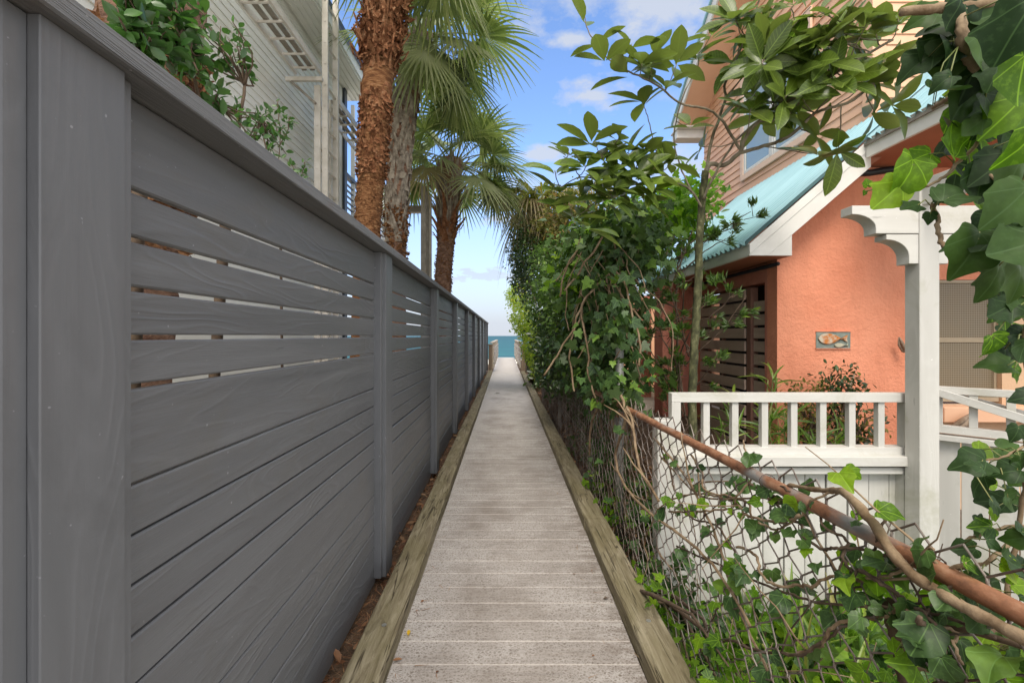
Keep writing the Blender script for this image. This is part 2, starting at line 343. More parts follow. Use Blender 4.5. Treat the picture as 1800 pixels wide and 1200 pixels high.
def sea_mat():
    m, n, b, o = mat('sea_water'); g = G(n); c = g.coord((1,1,1), 'Object'); s = g.node('SeparateXYZ'); g.lk(c, s.inputs[0])
    t = g.math('DIVIDE', s.outputs[1], 1200., True); wv = g.noise(g.coord((.012,.05,1)), 1.6, 8, .65)
    col = g.mix(g.ramp(t, [(.1, 0), (.9, 1)]), (.026,.145,.145), (.018,.095,.11)); col = g.mix(g.ramp(wv, [(.42, 0), (.56, .85)]), col, (.010,.07,.095)); w2 = g.noise(g.coord((.02,.22,1)), 1.3, 6, .7); col = g.mix(g.ramp(w2, [(.55, 0), (.7, .4)]), col, (.12,.26,.25))
    foam = g.ramp(g.noise(g.coord((.02,.16,1)), 1.5, 6, .7), [(.66, 0), (.70, 1)]); nr = g.math('SUBTRACT', 1.0, g.math('DIVIDE', s.outputs[1], 230., True))
    col = g.mix(g.math('MULTIPLY', foam, nr), col, (.7,.72,.7))
    g.lk(col, b.inputs['Base Color']); b.inputs['Roughness'].default_value = .5; b.inputs['Specular IOR Level'].default_value = .1
    g.lk(g.bump(wv, .6, .6), b.inputs['Normal']); return m
M['sea'] = sea_mat()
def trunk_moss():
    m, n, b, o = mat('mossy_bark'); g = G(n); c = g.coord((1,1,.6)); f = g.noise(c, 22, 6, .7); 
    col = g.ramp(f, [(.32, (.018,.018,.010)), (.48, (.055,.058,.022)), (.6, (.13,.13,.06)), (.75, (.32,.30,.20))])
    g.lk(col, b.inputs['Base Color']); b.inputs['Roughness'].default_value = .9; g.lk(g.bump(f, .7, .006), b.inputs['Normal']); return m
M['moss'] = trunk_moss()
def leafmat(name, stops, under=None, trans=.25, rough=.4, spec=.5, tcol=None, veins=None):
    m, n, b, o = mat(name); g = G(n); r = g.island()
    col = g.ramp(r, stops); v = g.noise(g.coord((1,1,1)), 40, 2); col = g.mix(g.math('MULTIPLY', g.ramp(v, [(.3, 0), (.7, 1)]), .35), col, tuple(x*.62 for x in stops[0][1]))
    if veins:
        at = g.node('Attribute', attribute_name='leaf_co'); sx = g.node('SeparateXYZ'); g.lk(at.outputs['Vector'], sx.inputs[0]); ax = g.math('ABSOLUTE', sx.outputs[0])
        if veins == 'pin':
            mid = g.ramp(ax, [(.006, 1), (.016, 0)]); sd_ = g.math('SINE', g.math('MULTIPLY', g.math('SUBTRACT', sx.outputs[1], g.math('MULTIPLY', ax, .8)), 62.0)); sd_ = g.math('MULTIPLY', g.ramp(sd_, [(.86, 0), (.98, 1)]), .28)
        else:
            an = g.math('ARCTAN2', ax, g.math('ADD', sx.outputs[1], .02)); rad = g.math('SQRT', g.math('ADD', g.math('MULTIPLY', ax, ax), g.math('POWER', g.math('ADD', sx.outputs[1], .02), 2.0)))
            mid = g.ramp(ax, [(.008, 1), (.018, 0)])
            for a0 in (.78, 1.55):
                mid = g.math('MAXIMUM', mid, g.ramp(g.math('MULTIPLY', g.math('ABSOLUTE', g.math('SUBTRACT', an, a0)), rad), [(.006, 1), (.016, 0)]))
            sd_ = g.ramp(g.noise(at.outputs['Vector'], 7, 3), [(.5, 0), (.7, .25)])
        vm = g.math('MAXIMUM', g.math('MULTIPLY', mid, .6), sd_); col = g.mix(vm, col, tuple(min(1, x*1.9+.02) for x in stops[-2][1]))
    if under:
        ge = g.node('NewGeometry'); col = g.mix(g.math('MULTIPLY', ge.outputs['Backfacing'], .85), col, under)
    g.lk(col, b.inputs['Base Color']); b.inputs['Roughness'].default_value = rough; b.inputs['Specular IOR Level'].default_value = spec
    t = n.nodes.new('ShaderNodeBsdfTranslucent'); tc_ = g.mix(.0, col, col) if tcol is None else g.mix(.6, col, tcol); 
    tm = g.mix(1.0, tc_, (1.35,1.65,.85), 'MULTIPLY'); g.lk(tm, t.inputs['Color'])
    ms = n.nodes.new('ShaderNodeMixShader'); ms.inputs[0].default_value = trans; g.lk(b.outputs[0], ms.inputs[1]); g.lk(t.outputs[0], ms.inputs[2]); g.lk(ms.outputs[0], o.inputs[0])
    return m
M['l_mag'] = leafmat('magnolia_leaf', [(0,(.06,.10,.018)),(.5,(.10,.15,.025)),(.85,(.14,.20,.03)),(1,(.20,.30,.03))], (.15,.17,.055), .34, .34, veins='pin')
M['l_ivy'] = leafmat('ivy_leaf', [(0,(.025,.055,.02)),(.45,(.045,.092,.03)),(.8,(.085,.16,.04)),(1,(.20,.34,.035))], (.06,.10,.03), .24, .42, .35, veins='palm')
M['l_ivyb'] = leafmat('bright_ivy_leaf', [(0,(.055,.13,.015)),(.4,(.11,.22,.018)),(.8,(.20,.34,.02)),(1,(.32,.46,.03))], (.16,.27,.03), .5, .45, .3, veins='palm')
M['l_ivyn'] = leafmat('near_ivy_leaf', [(0,(.012,.032,.010)),(.7,(.028,.06,.015)),(1,(.06,.12,.022))], (.035,.07,.02), .22, .48, .2, veins='palm')
M['l_dark'] = leafmat('dark_glossy_leaf', [(0,(.018,.04,.016)),(.5,(.035,.07,.022)),(.85,(.06,.11,.03)),(1,(.12,.20,.04))], (.06,.09,.03), .22, .33, .5)
M['l_mid'] = leafmat('mid_green_leaf', [(0,(.05,.10,.02)),(.5,(.09,.17,.03)),(.85,(.14,.25,.035)),(1,(.25,.38,.05))], (.10,.16,.05), .35, .4)
M['l_yel'] = leafmat('yellow_green_leaf', [(0,(.20,.28,.03)),(.5,(.38,.48,.04)),(.85,(.55,.60,.05)),(1,(.62,.48,.10))], (.30,.36,.08), .45, .45)
M['l_olive'] = leafmat('olive_leaf', [(0,(.10,.11,.03)),(.5,(.20,.20,.05)),(.8,(.32,.26,.07)),(1,(.42,.20,.06))], (.2,.2,.07), .4, .5)
M['l_shrub'] = leafmat('shrub_leaf', [(0,(.03,.085,.018)),(.5,(.055,.14,.025)),(.85,(.08,.20,.03)),(.96,(.10,.22,.03)),(1,(.38,.30,.03))], (.06,.13,.04), .3, .3, .6)
M['l_palm'] = leafmat('palm_frond_leaf', [(0,(.10,.13,.045)),(.4,(.21,.245,.09)),(.8,(.36,.38,.16)),(1,(.50,.46,.26))], (.24,.26,.14), .42, .4)
M['l_palmdry'] = leafmat('dry_palm_frond_leaf', [(0,(.20,.16,.08)),(.5,(.33,.25,.14)),(1,(.42,.36,.18))], (.3,.24,.14), .35, .5)
M['l_dry'] = leafmat('dry_leaf', [(0,(.14,.055,.025)),(.5,(.28,.13,.06)),(1,(.40,.24,.13))], (.25,.13,.07), .2, .6)
M['l_strap'] = leafmat('ginger_leaf', [(0,(.06,.13,.02)),(.5,(.13,.24,.03)),(.85,(.26,.34,.05)),(1,(.48,.34,.18))], (.14,.22,.05), .4, .35)
M['l_gold'] = leafmat('golden_leaf', [(0,(.62,.36,.02)),(1,(.70,.45,.04))], (.6,.4,.05), .3, .4)
M['petiole'] = simple('green_petiole', (.16,.20,.06), (.26,.26,.10), 8, .5)

# ------------------------------------------------------------------ leaves
def ribleaf(ts, ws, fold=.12, droop=.18, curl=0):
    V = []; Fc = []
    for t, w_ in zip(ts, ws):
        z = -droop*t*t
        V += [(-w_, t, z+fold*w_*2), (0, t, z), (w_, t, z+fold*w_*2)]
    for i in range(len(ts)-1):
        a = i*3; Fc += [(a, a+1, a+4, a+3), (a+1, a+2, a+5, a+4)]
    return np.array(V, float), Fc
LF = {}
LF['oval'] = ribleaf([0,.07,.22,.42,.62,.80,.93,1], [.008,.035,.13,.195,.205,.15,.065,.004], .16, .14)
LF['ell'] = ribleaf([0,.12,.35,.65,.88,1], [.01,.11,.23,.22,.10,.01], .15, .1)
LF['small'] = (np.array([(0,0,0),(-.26,.45,.06),(0,.5,-.02),(.26,.45,.06),(0,1,-.06)], float), [(0,2,1),(0,3,2),(1,2,4),(2,3,4)])
LF['strap'] = ribleaf([0,.15,.35,.55,.75,.9,1], [.012,.035,.05,.05,.038,.02,.002], .3, .5)
LF['needle'] = (np.array([(-.03,0,0),(.03,0,0),(0,1,-.05)], float), [(0,1,2)])
def chaikin(p, k=1):
    for _ in range(k):
        q = []; n = len(p)
        for i in range(n): a, b = p[i], p[(i+1) % n]; q += [(.78*a[0]+.22*b[0], .78*a[1]+.22*b[1]), (.22*a[0]+.78*b[0], .22*a[1]+.78*b[1])]
        p = q
    return p
def ivy_geo(div=1):
    # five-lobed outline round the petiole point
    o = [(0,0),(.17,-.13),(.42,-.10),(.47,.10),(.36,.22),(.50,.42),(.40,.50),(.24,.52),(.13,.78),(0,1.0)]
    out_ = [(0, .06, 0)]; pts = [(x, y) for x, y in o] + [(-x, y) for x, y in reversed(o[1:-1])]
    V = [(0, .30, 0)]; 
    for x, y in pts: V.append((x, y, .10*abs(x)-.16*(y-.3)**2 - .12*x*x))
    n = len(pts); Fc = [(0, 1+i, 1+(i+1) % n) for i in range(n)]
    # midrib points raise the halves
    return np.array(V, float), Fc
LF['ivy'] = ivy_geo()
def ivy_big(seed):
    rs = random.Random(seed); rnd_ = 1.6 if seed % 2 == 0 else .3; Vv = []; 
    o = [(0,.02),(.09,-.08),(.22,-.13),(.35,-.09),(.43,.02),(.43,.14),(.42,.24),(.46,.35),(.47,.47),(.40,.55),(.31,.60),(.24,.70),(.13,.86),(0,1.0)]
    side = [(x*(1+.12*rs.uniform(-1,1)), y+.04*rs.uniform(-1,1)) for x, y in o[1:-1]]; side2 = [(-x*(1+.12*rs.uniform(-1,1)), y+.04*rs.uniform(-1,1)) for x, y in reversed(o[1:-1])]
    outl = chaikin([(x*(.92+.25*rnd_), y) if rnd_ and .5 < y < .95 else (x, y) for x, y in [o[0]]+side+[o[-1]]+side2], 1); k1, k2, k3 = rs.uniform(.1,.65), rs.uniform(-.5,.7), rs.uniform(-.8,.8)
    def zz(x, y): return k1*abs(x)-k2*(y-.3)**2-.25*x*x+k3*x*y*.6+.03*math.sin(9*x+5*y)
    c = (0, .3); V = [(c[0], c[1], zz(*c))]; n = len(outl)
    for s_ in (.4, .75, 1.0):
        for x, y in outl: X = c[0]+(x-c[0])*s_; Y = c[1]+(y-c[1])*s_; V.append((X, Y, zz(X, Y)))
    Fc = [(0, 1+i, 1+(i+1) % n) for i in range(n)]
    for r_ in range(2):
        a = 1+r_*n; b = a+n
        for i in range(n): j = (i+1) % n; Fc.append((a+i, b+i, b+j, a+j))
    return np.array(V, float), Fc
for i in range(4): LF['ivyb%d' % i] = ivy_big(i+3)
def norm(a): return a/np.maximum(np.linalg.norm(a, axis=1, keepdims=True), 1e-9)
class Leaves:
    def __init__(s): s.V = []; s.L = []; s.T = []; s.n = 0; s.mi = []; s.C = []
    def add(s, kind, pos, dr, nrm, scale, wscale=None, mi=0):
        V, Fc = LF[kind]; pos = np.asarray(pos, float); K = len(pos)
        if K == 0: return
        y = norm(np.asarray(dr, float)); z = np.asarray(nrm, float); z = norm(z - y*np.sum(z*y, 1, keepdims=True)); x = np.cross(y, z)
        sc_ = np.asarray(scale, float).reshape(-1, 1, 1)*np.ones((K,1,1)); wx = 1 if wscale is None else np.asarray(wscale).reshape(-1,1,1)
        W = pos[:, None, :] + sc_*(V[None,:,0:1]*wx*x[:,None,:]+V[None,:,1:2]*y[:,None,:]+V[None,:,2:3]*z[:,None,:])
        lt = np.array([len(f) for f in Fc]); lp = np.array([i for f in Fc for i in f]); nv = len(V)
        s.V.append(W.reshape(-1, 3)); s.C.append(np.tile(V, (K, 1))); s.L.append((lp[None,:]+(np.arange(K)*nv)[:,None]+s.n).ravel()); s.T.append(np.tile(lt, K)); s.mi.append(np.full(K*len(Fc), mi)); s.n += K*nv
    def build(s, name, mats, parent=None, smooth=True):
        o = npmesh(name, np.concatenate(s.V), np.concatenate(s.L), np.concatenate(s.T), mats, parent, smooth, np.concatenate(s.mi))
        C_ = np.concatenate(s.C)
        if len(C_) == len(o.data.vertices): o.data.attributes.new('leaf_co', 'FLOAT_VECTOR', 'POINT').data.foreach_set('vector', C_.astype(np.float32).ravel())
        return o
def rnd(n): return norm(np.random.normal(size=(n, 3)))
def cloud(ells, n, shell=.55, lump=.22):
    """points in a clumpy shell of several ellipsoids -> pos, outward"""
    vol = np.array([e[1][0]*e[1][1]*e[1][2] for e in ells])**.66; cnt = np.random.multinomial(n, vol/vol.sum()); Ps = []; Os = []
    for (c, r), k in zip(ells, cnt):
        u = rnd(k); rad = shell+(1-shell)*np.random.rand(k, 1)**.6
        ph = np.sin(u[:,0:1]*7+c[0]*9)*np.sin(u[:,1:2]*6+2+c[1]*5)*np.sin(u[:,2:3]*8+1)
        rad = rad*(1+lump*ph+.05*np.random.normal(size=(k,1)))
        Ps.append(np.array(c)+u*np.array(r)*rad); Os.append(norm(u/np.array(r)))
    return np.concatenate(Ps), np.concatenate(Os)
def bush(name, label, cat, base, ells, n, kind, lmat, size, stems=None, stemmat='twig', droop=.3, group=None, clump=6, upb=.5, shell=.5, spread=1.6, nstem=10, lump=.22, fname='foliage'):
    t = thing(name, label, cat, base, group)
    nc = max(1, n//clump); cp, co = cloud(ells, nc, shell, lump)
    pos = np.repeat(cp, clump, 0)+np.random.normal(size=(nc*clump, 3))*size*spread*.5; oo = np.repeat(co, clump, 0)
    dr = norm(oo*.6+rnd(len(pos))*.9+np.array([0,0,-droop])); nr = norm(oo*.7+rnd(len(pos))*.6+np.array([0,0,upb]))
    lv = Leaves(); lv.add(kind, pos, dr, nr, size*np.random.uniform(.6, 1.25, len(pos))); lv.build(fname, lmat, t)
    mb = MB(); b0 = Vector(base)
    idx = np.random.choice(len(cp), min(nstem, len(cp)), False)
    for i in idx:
        e = Vector(cp[i]); m1 = b0.lerp(e, .4)+Vector((random.uniform(-.1,.1), random.uniform(-.1,.1), .1*(e-b0).length)); s0 = b0+Vector((random.uniform(-.06,.06), random.uniform(-.06,.06), 0))
        mb.tube([s0, s0.lerp(m1,.5)+Vector((random.uniform(-.04,.04),random.uniform(-.04,.04),0)), m1, m1.lerp(e,.55)+Vector((random.uniform(-.06,.06),random.uniform(-.06,.06),.03)), e], [.016,.013,.010,.006,.003], 6)
    mb.build('stem', M[stemmat], t, True)
    return t

# ------------------------------------------------------------------ ground, deck, sea
def gz(x, y):
    t = min(max((y-3.0)/3.0, 0), 1); t = t*t*(3-2*t); return -.46+.75*t
def grid(name, xs, ys, fz, m, kind='structure'):
    mb = MB(); nx = len(xs); mb.v = [(x, y, fz(x, y)) for y in ys for x in xs]
    for j in range(len(ys)-1):
        for i in range(nx-1): mb.f.append((j*nx+i, j*nx+i+1, (j+1)*nx+i+1, (j+1)*nx+i)); mb.m.append(0)
    return tag(mb.build(name, m, None, True), kind=kind)
def left_z(x, y): return -.10 if y < 24 else -.10-min((y-24)*.12, 6.5)
def right_z(x, y):
    if y > 24: return .0-min((y-24)*.12, 6.8)
    if x < .74: return -.08
    return gz(x, y) if x > 1.0 else gz(x, y)*((x-.74)/.26)+(-.08)*(1-(x-.74)/.26)
ys = [-4,-2,0,1,2,2.5,3,3.5,4,4.5,5,5.5,6,7,8,10,12,15,20,24,30,40,60,90,160]
grid('ground', [-60,-30,-10,-4,-2,-1,-.86], ys, left_z, M['sand'])
o = grid('yard_ground', [.70,.74,.8,.9,1.0,1.5,2,3,5,10,30,60], ys, right_z, M['soil'])
mb = MB(); mb.quadpts([(-.86,-4,-.10),(.70,-4,-.10),(.70,24,-.10),(-.86,24,-.10)]); tag(mb.build('ground', M['soil']), kind='structure')
mb = MB(); mb.quadpts([(-60,160,-6.9),(-60,24,-.3),(60,24,-.3),(60,160,-6.9)][::-1]); 
tag(mb.build('beach', M['sand']), kind='structure')
mb = MB(); mb.quadpts([(-20000,150,-6.2),(20000,150,-6.2),(20000,25000,-6.2),(-20000,25000,-6.2)]); tag(mb.build('sea', M['sea']), kind='structure')

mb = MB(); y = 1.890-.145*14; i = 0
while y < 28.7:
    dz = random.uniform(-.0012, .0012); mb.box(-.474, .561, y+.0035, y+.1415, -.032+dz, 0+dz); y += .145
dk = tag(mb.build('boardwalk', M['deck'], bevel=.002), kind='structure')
mb = MB(); mb.box(-.47, .557, -.3, 28.7, -.05, -.0022)
mb.box(-.40, -.36, -.3, 28.7, -.2, -.0505); mb.box(.44, .48, -.3, 28.7, -.2, -.0505)
tag(mb.build('boardwalk_underlay', M['paleedge']), kind='structure')

ords = ['nearest', 'second', 'third', 'fourth', 'farthest']
def kerbs(side, xs, joints):
    for i in range(len(joints)-1):
        mb = MB(); n = 14; a, b_ = joints[i]+.002, joints[i+1]-.002; x0, x1 = xs; jx = random.uniform(-.004,.004)
        for k in range(n+1):   # slightly worn, waney timber
            yy = a+(b_-a)*k/n; w1 = random.uniform(-.002,.002); c_ = .007
            for (px_, pz) in ((x0,-.09),(x1,-.09),(x1,.08-c_),(x1-c_,.08),(x0+c_,.08),(x0,.08-c_)):
                mb.v.append((px_+jx+w1, yy, pz+w1*.6))
            if k:
                for q in range(6): q2 = (q+1) % 6; mb.f.append(((k-1)*6+q, (k-1)*6+q2, k*6+q2, k*6+q)); mb.m.append(0)
        mb.f.append(tuple(reversed(range(6)))); mb.m.append(0); mb.f.append(tuple(n*6+q for q in range(6))); mb.m.append(0)
        o = mb.build('timber_kerb', M['kerb']); tag(o, '%s mossy timber kerb beam along the %s edge of the boardwalk' % (ords[i], side), 'kerb beam', 'timber kerb beams along the boardwalk')
        if i < 2:
            for yy in ([2.02] if side == 'left' else [2.05]):
                if a < yy < b_:
                    m2 = MB(); m2.tube([((x0+x1)/2+.01, yy, .0805), ((x0+x1)/2+.01, yy, .0825)], .011, 12); m2.build('bolt_head', M['galv'], o)
kerbs('left', (-.621,-.474), [-.4,3.96,7.2,10.6,13.9,17.0])
kerbs('right', (.561,.711), [-.4,3.2,6.6,9.9,13.2,16.6])

# pine straw and leaf litter beside the kerbs
lv = Leaves(); n = 5200; pos = np.c_[np.random.uniform(-.80,-.60,n), np.random.uniform(.8,17,n)**1.0, np.random.uniform(-.095,-.05,n)]
d = rnd(n); d[:,2] *= .25; lv.add('needle', pos, d, np.tile([0,0,1.],(n,1))+rnd(n)*.5, np.random.uniform(.05,.12,n), np.full(n,.7))
n = 700; pos = np.c_[np.random.uniform(-.80,-.61,n), np.random.uniform(1.0,17,n), np.random.uniform(-.09,-.035,n)]
d = rnd(n); d[:,2] *= .3; lv.add('ell', pos, d, np.tile([0,0,1.],(n,1))+rnd(n)*.6, np.random.uniform(.03,.07,n))
tag(lv.build('leaf_litter', M['l_dry']), 'brown pine straw and dead leaves between fence and left kerb', 'leaf litter', kind='stuff')
lv = Leaves(); n = 5000; pos = np.c_[np.random.uniform(.72,1.5,n), np.random.uniform(2.6,12,n), np.zeros(n)]
pos[:,2] = [right_z(a,b)+random.uniform(.0,.04) for a,b in pos[:,:2]]
d = rnd(n); d[:,2] *= .3; lv.add('ell', pos, d, np.tile([0,0,1.],(n,1))+rnd(n)*.6, np.random.uniform(.03,.08,n))
tag(lv.build('leaf_litter', M['l_dry']), 'brown dead leaves under the hedge behind the chain link fence', 'leaf litter', kind='stuff')
def onleaf(name, kind, p, dr, s, m, label, cat='leaf', nr=(0,0,1)):
    lv = Leaves(); lv.add(kind, [p], [dr], [nr], [s]); tag(lv.build(name, m), label, cat, 'fallen leaves on the boardwalk')
def ground_at(px, py, z=0.0): Y = F*(H-z)/(py-CY); return Vector(((px-CX)*Y/F, Y, z))
lv = Leaves(); n = 190; pos = np.c_[np.random.choice([-1,1], n)*(.5-np.abs(np.random.normal(0,.12,n)))+.04, 1.5+12*np.random.rand(n)**1.6, np.full(n,.004)]; d = rnd(n); d[:,2] *= .08
lv.add('needle', pos, d, np.tile([0,0,1.],(n,1)), np.random.uniform(.02,.07,n), np.full(n,.8)); lv.add('ell', pos[:40]+[0,0,.004], d[::-1][:40], np.tile([0,0,1.],(40,1))+rnd(40)*.3, np.random.uniform(.008,.022,40))
tag(lv.build('leaf_litter', M['l_dry']), 'scattered brown needles and crumbs of leaf on the boardwalk', 'leaf litter', kind='stuff')
onleaf('fallen_leaf', 'ell', ground_at(719,1106,.012), (.1,-1,0), .035, M['l_gold'], 'small golden fallen leaf at the left edge of the boardwalk')
onleaf('fallen_leaf', 'ell', ground_at(690,1160,.012), (1,.3,0.05), .04, M['l_dry'], 'curled tan fallen leaf below the golden leaf')
onleaf('fallen_leaf', 'ell', ground_at(1060,1051,.01), (1,.1,0.1), .03, M['twig'], 'small dark fallen leaf near the right kerb')
onleaf('fallen_leaf', 'ell', ground_at(870,691,.01), (1,.1,0.1), .12, M['twig'], 'dark leaf lying far along the middle of the boardwalk')
onleaf('fallen_leaf', 'oval', Vector((-.66, 1.90, -.03)), (1,-.25,.15), .09, M['l_ivyb'], 'bright green leaf on the brown litter beside the left kerb')

# ------------------------------------------------------------------ left privacy fence
fence = thing('privacy_fence', 'long dark grey horizontal board fence along the left of the boardwalk', 'fence', (-.75, .1, 0))
posts = [-1.275+.675+.0, ] ; posts = [.675, 2.63, 4.60, 6.50, 8.50, 10.45, 12.4, 14.4, 16.3, 18.2]
pp = [-1.3]+posts
XB = -.747
edges = [(1.660,1.838),(1.564,1.650),(1.463,1.551),(1.365,1.452),(1.266,1.354),(1.066,1.255),(.964,1.061),(.864,.959),(.763,.859),(.661,.757),(.457,.656),(.355,.452),(.255,.351),(.159,.251),(-.055,.154)]
for i in range(len(pp)-1):
    a, b_ = pp[i]+.16, pp[i+1]
    mb = MB()
    for j, (z0, z1) in enumerate(edges):
        e = .0 if i <= 1 else random.uniform(-.004, .004)
        if i == 0: mb.box(XB-.022, XB+.03, a, b_, z0, z1)
        else: mb.box(XB-.022, XB+random.uniform(-.0015,.0015), a, b_, z0+(e if j else 0), z1+e*(j>0))
    # unseen nailers behind keep the lower joints dark
    if i > 0: mb.box(XB-.06, XB-.0225, a, b_, -.03, 1.05)
    mb.build('board_panel', M['fence_h'], fence, bevel=.004)
for y in posts:
    mb = MB()
    mb.box(-.83, -.708, y-.036, y-.0005, -.02, 1.8405); mb.box(-.84, -.69, y, y+.152, -.03 if y > 1 else -.3, 1.8415); mb.box(-.83, -.708, y+.1525, y+.188, -.02, 1.8405)
    mb.build('post', M['fence_v'], fence, bevel=.002)
jo = [-1.3, 2.72, 6.6, 10.55, 14.5, 18.4]
for a, b_ in zip(jo[:-1], jo[1:]): mb = MB().box(-.86, -.665, a+.002, b_-.002, 1.842, 1.884); mb.build('cap_rail', M['cap'], fence, bevel=.003)
for i in range(2): pass

# ------------------------------------------------------------------ boardwalk railings at the far end
def far_rail(x, label):
    t = thing('handrail', label, 'handrail', (x, 17.1, 0), 'low wooden handrails where the boardwalk meets the beach')
    sgn = -1 if x < 0 else 1
    for k, y in enumerate((17.15, 19.8, 22.4, 25.0, 27.6)):
        x_ = x + (0 if k else .05*sgn)
        hw_ = .05 if k else .075; mb = MB().box(x_-hw_, x_+hw_, y-hw_, y+hw_, -.05, 1.03 if k else 1.0); mb.box(x_-hw_-.02, x_+hw_+.02, y-hw_-.02, y+hw_+.02, 1.0+.03*(k>0), 1.05+.03*(k>0)); mb.build('post', M['postwood' if k == 0 else 'railwood'], t, bevel=.006)
    for z in (.16,.36,.56,.76):
        mb = MB().box(x-.02-sgn*.06, x+.02-sgn*.06, 17.2, 28.4, z, z+.14); mb.build('rail_board', M['railwood'], t, bevel=.004)
    MB().box(x-.08, x+.06, 17.2, 28.4, 1.085, 1.12).build('top_rail', M['railwood'], t, bevel=.004)
far_rail(-.50, 'pale wooden handrail on the left where the boardwalk drops to the beach')
far_rail(.64, 'pale wooden handrail on the right where the boardwalk drops to the beach')

# ------------------------------------------------------------------ clapboard siding helper
def siding(mb, p0, p1, z0, z1, ex, nrm, zf=None):
    """lapped boards from p0 to p1 (xy) ; nrm outward xy ; zf(z)->(t0,t1) trims a course"""
    p0 = Vector(p0); p1 = Vector(p1); n_ = Vector((nrm[0], nrm[1], 0)); z = z0
    while z < z1-1e-4:
        zt = min(z+ex, z1); t0, t1 = zf(z) if zf else (0, 1)
        if t1 > t0:
            a = p0.lerp(p1, t0); b = p0.lerp(p1, t1); lo = n_*.016; hi = n_*.003
            A = Vector((a[0],a[1],z))+lo; B = Vector((b[0],b[1],z))+lo; C_ = Vector((b[0],b[1],zt))+hi; D = Vector((a[0],a[1],zt))+hi
            mb.quadpts([A,B,C_,D]); mb.quadpts([Vector((a[0],a[1],z)),Vector((b[0],b[1],z)),B,A])
        z = zt

# ------------------------------------------------------------------ left neighbour house
XW = -3.2
lh = thing('white_house', 'white clapboard house rising behind the grey fence', 'house', (XW, 5, -.1))
mb = MB(); siding(mb, (XW, -3), (XW, 8.83), 4.05, 6.2, .106, (1,0)); mb.build('siding', M['wsiding'], lh)
mb = MB(); mb.box(XW-4, XW, -3, 8.83, -.1, 4.05); mb.box(XW-4, XW-.01, -3, 8.82, 4.05, 6.2); mb.build('wall', M['wsiding'], lh)
mb = MB(); mb.box(XW+.001, XW+.022, -3, 8.83, 3.93, 4.045); mb.box(XW+.001, XW+.03, 8.72, 8.86, -.1, 6.2); mb.build('trim_board', M['trim'], lh)
mb = MB(); mb.box(XW-.2, -2.76, -3, 9.4, 6.205, 6.24); mb.box(-2.78, -2.74, -3, 9.4, 6.245, 6.42); 
for k in range(5): mb.box(XW+.04+k*.09, XW+.05+k*.09, -3, 9.38, 6.19, 6.204)
mb.build('eave', M['wsiding'], lh)
mb = MB(); mb.prism([(-2.70, 6.425), (-7, 9.4), (-7, 9.5), (-2.68, 6.50)], -3, 9.5); mb.build('roof', M['navy'], lh)
mb = MB(); mb.box(XW-.05, XW+.07, 8.88, 9.02, -.1, 6.2); mb.build('porch_post', M['navy'], lh)
mb = MB(); 
for k in range(8): mb.box(XW-.02, XW+.02, 9.02, 12.0, 3.60+k*.115, 3.62+k*.115)
mb.box(XW-.05, XW+.05, 9.02, 12.0, 4.55, 4.62); mb.build('balcony_rail', M['navy'], lh)
mb = MB(); mb.box(XW-2.5, XW+.03, 9.02, 12.0, 3.35, 3.5); mb.build('balcony_floor', M['trim'], lh)
mb = MB(); mb.box(XW-.04, XW+.03, 9.55, 9.62, 3.5, 6.2); mb.box(XW-.04, XW+.03, 11.9, 12.0, -.1, 6.2); mb.build('balcony_post', M['trim'], lh)
mb = MB()
for k in range(30):
    mb.bar((XW, 9.65+k*.06, 4.95), (XW, 9.95+k*.06, 5.35), .008, .012); mb.bar((XW, 9.95+k*.06, 4.95), (XW, 9.65+k*.06, 5.35), .008, .012)
mb.build('lattice', M['trim'], lh)

# ------------------------------------------------------------------ ladders (aluminium scaffold)
def ladder_v(x, y0, y1, z0, z1, label, m='alu', depth=.082, off=0, double=False):
    t = thing('extension_ladder', label, 'ladder', (x, (y0+y1)/2, z0), 'ladders and ladder scaffold by the white house')
    for yy in (y0, y1):
        mb = MB(); mb.box(x-depth, x, yy-.013, yy+.013, z0, z1); 
        mb.box(x-depth, x-depth+.006, yy-.02, yy+.02, z0, z1-.002); mb.box(x-.006, x+.001, yy-.02, yy+.02, z0, z1-.002)
        mb.build('rail', M[m], t)
    z = z0+.2
    while z < z1-.05:
        MB().tube([(x-depth/2, y0-.022, z), (x-depth/2, y1+.01, z)], .017, 8).build('rung', M[m], t); z += .3048
        if z > 12: break
    return t
ladder_v(-2.552, 6.56, 6.96, -.1, 6.6, 'tall aluminium extension ladder standing against the white house eave')
t = ladder_v(-2.64, 6.50, 6.90, -.1, 4.93, 'shorter aluminium ladder carrying the scaffold bracket beside the tall ladder')
def ladder_h(xa, xb, z, y0, y1, label):
    t = thing('plank_ladder', label, 'ladder', ((xa+xb)/2, y0, z), 'ladders and ladder scaffold by the white house')
    for x in (xa, xb): MB().box(x-.014, x+.014, y0, y1, z, z+.085).build('rail', M['alu'], t, bevel=.003)
    for k in (1,2): xx = xa+(xb-xa)*k/3; MB().box(xx-.03, xx+.03, y0, y1, z+.05, z+.07).build('plank', M['aluold'], t)
    y = y0+.15
    while y < y1: MB().tube([(xa, y, z+.035), (xb, y, z+.035)], .016, 8).build('rung', M['alu'], t); y += .3048
ladder_h(-2.90, -2.56, 4.99, 1.5, 6.32, 'horizontal ladder laid as a scaffold walkway along the white siding')
ladder_h(-2.90, -2.56, 4.93, 7.02, 10.2, 'horizontal scaffold ladder beyond the upright ladders behind the red palm')
t = thing('scaffold_bracket', 'aluminium ladder jack bracket holding the horizontal ladder', 'bracket', (-2.8, 6.45, 4.9))
mb = MB(); mb.box(-3.08, -2.56, 6.36, 6.41, 4.93, 4.985); mb.build('arm', M['alu'], t, bevel=.003)
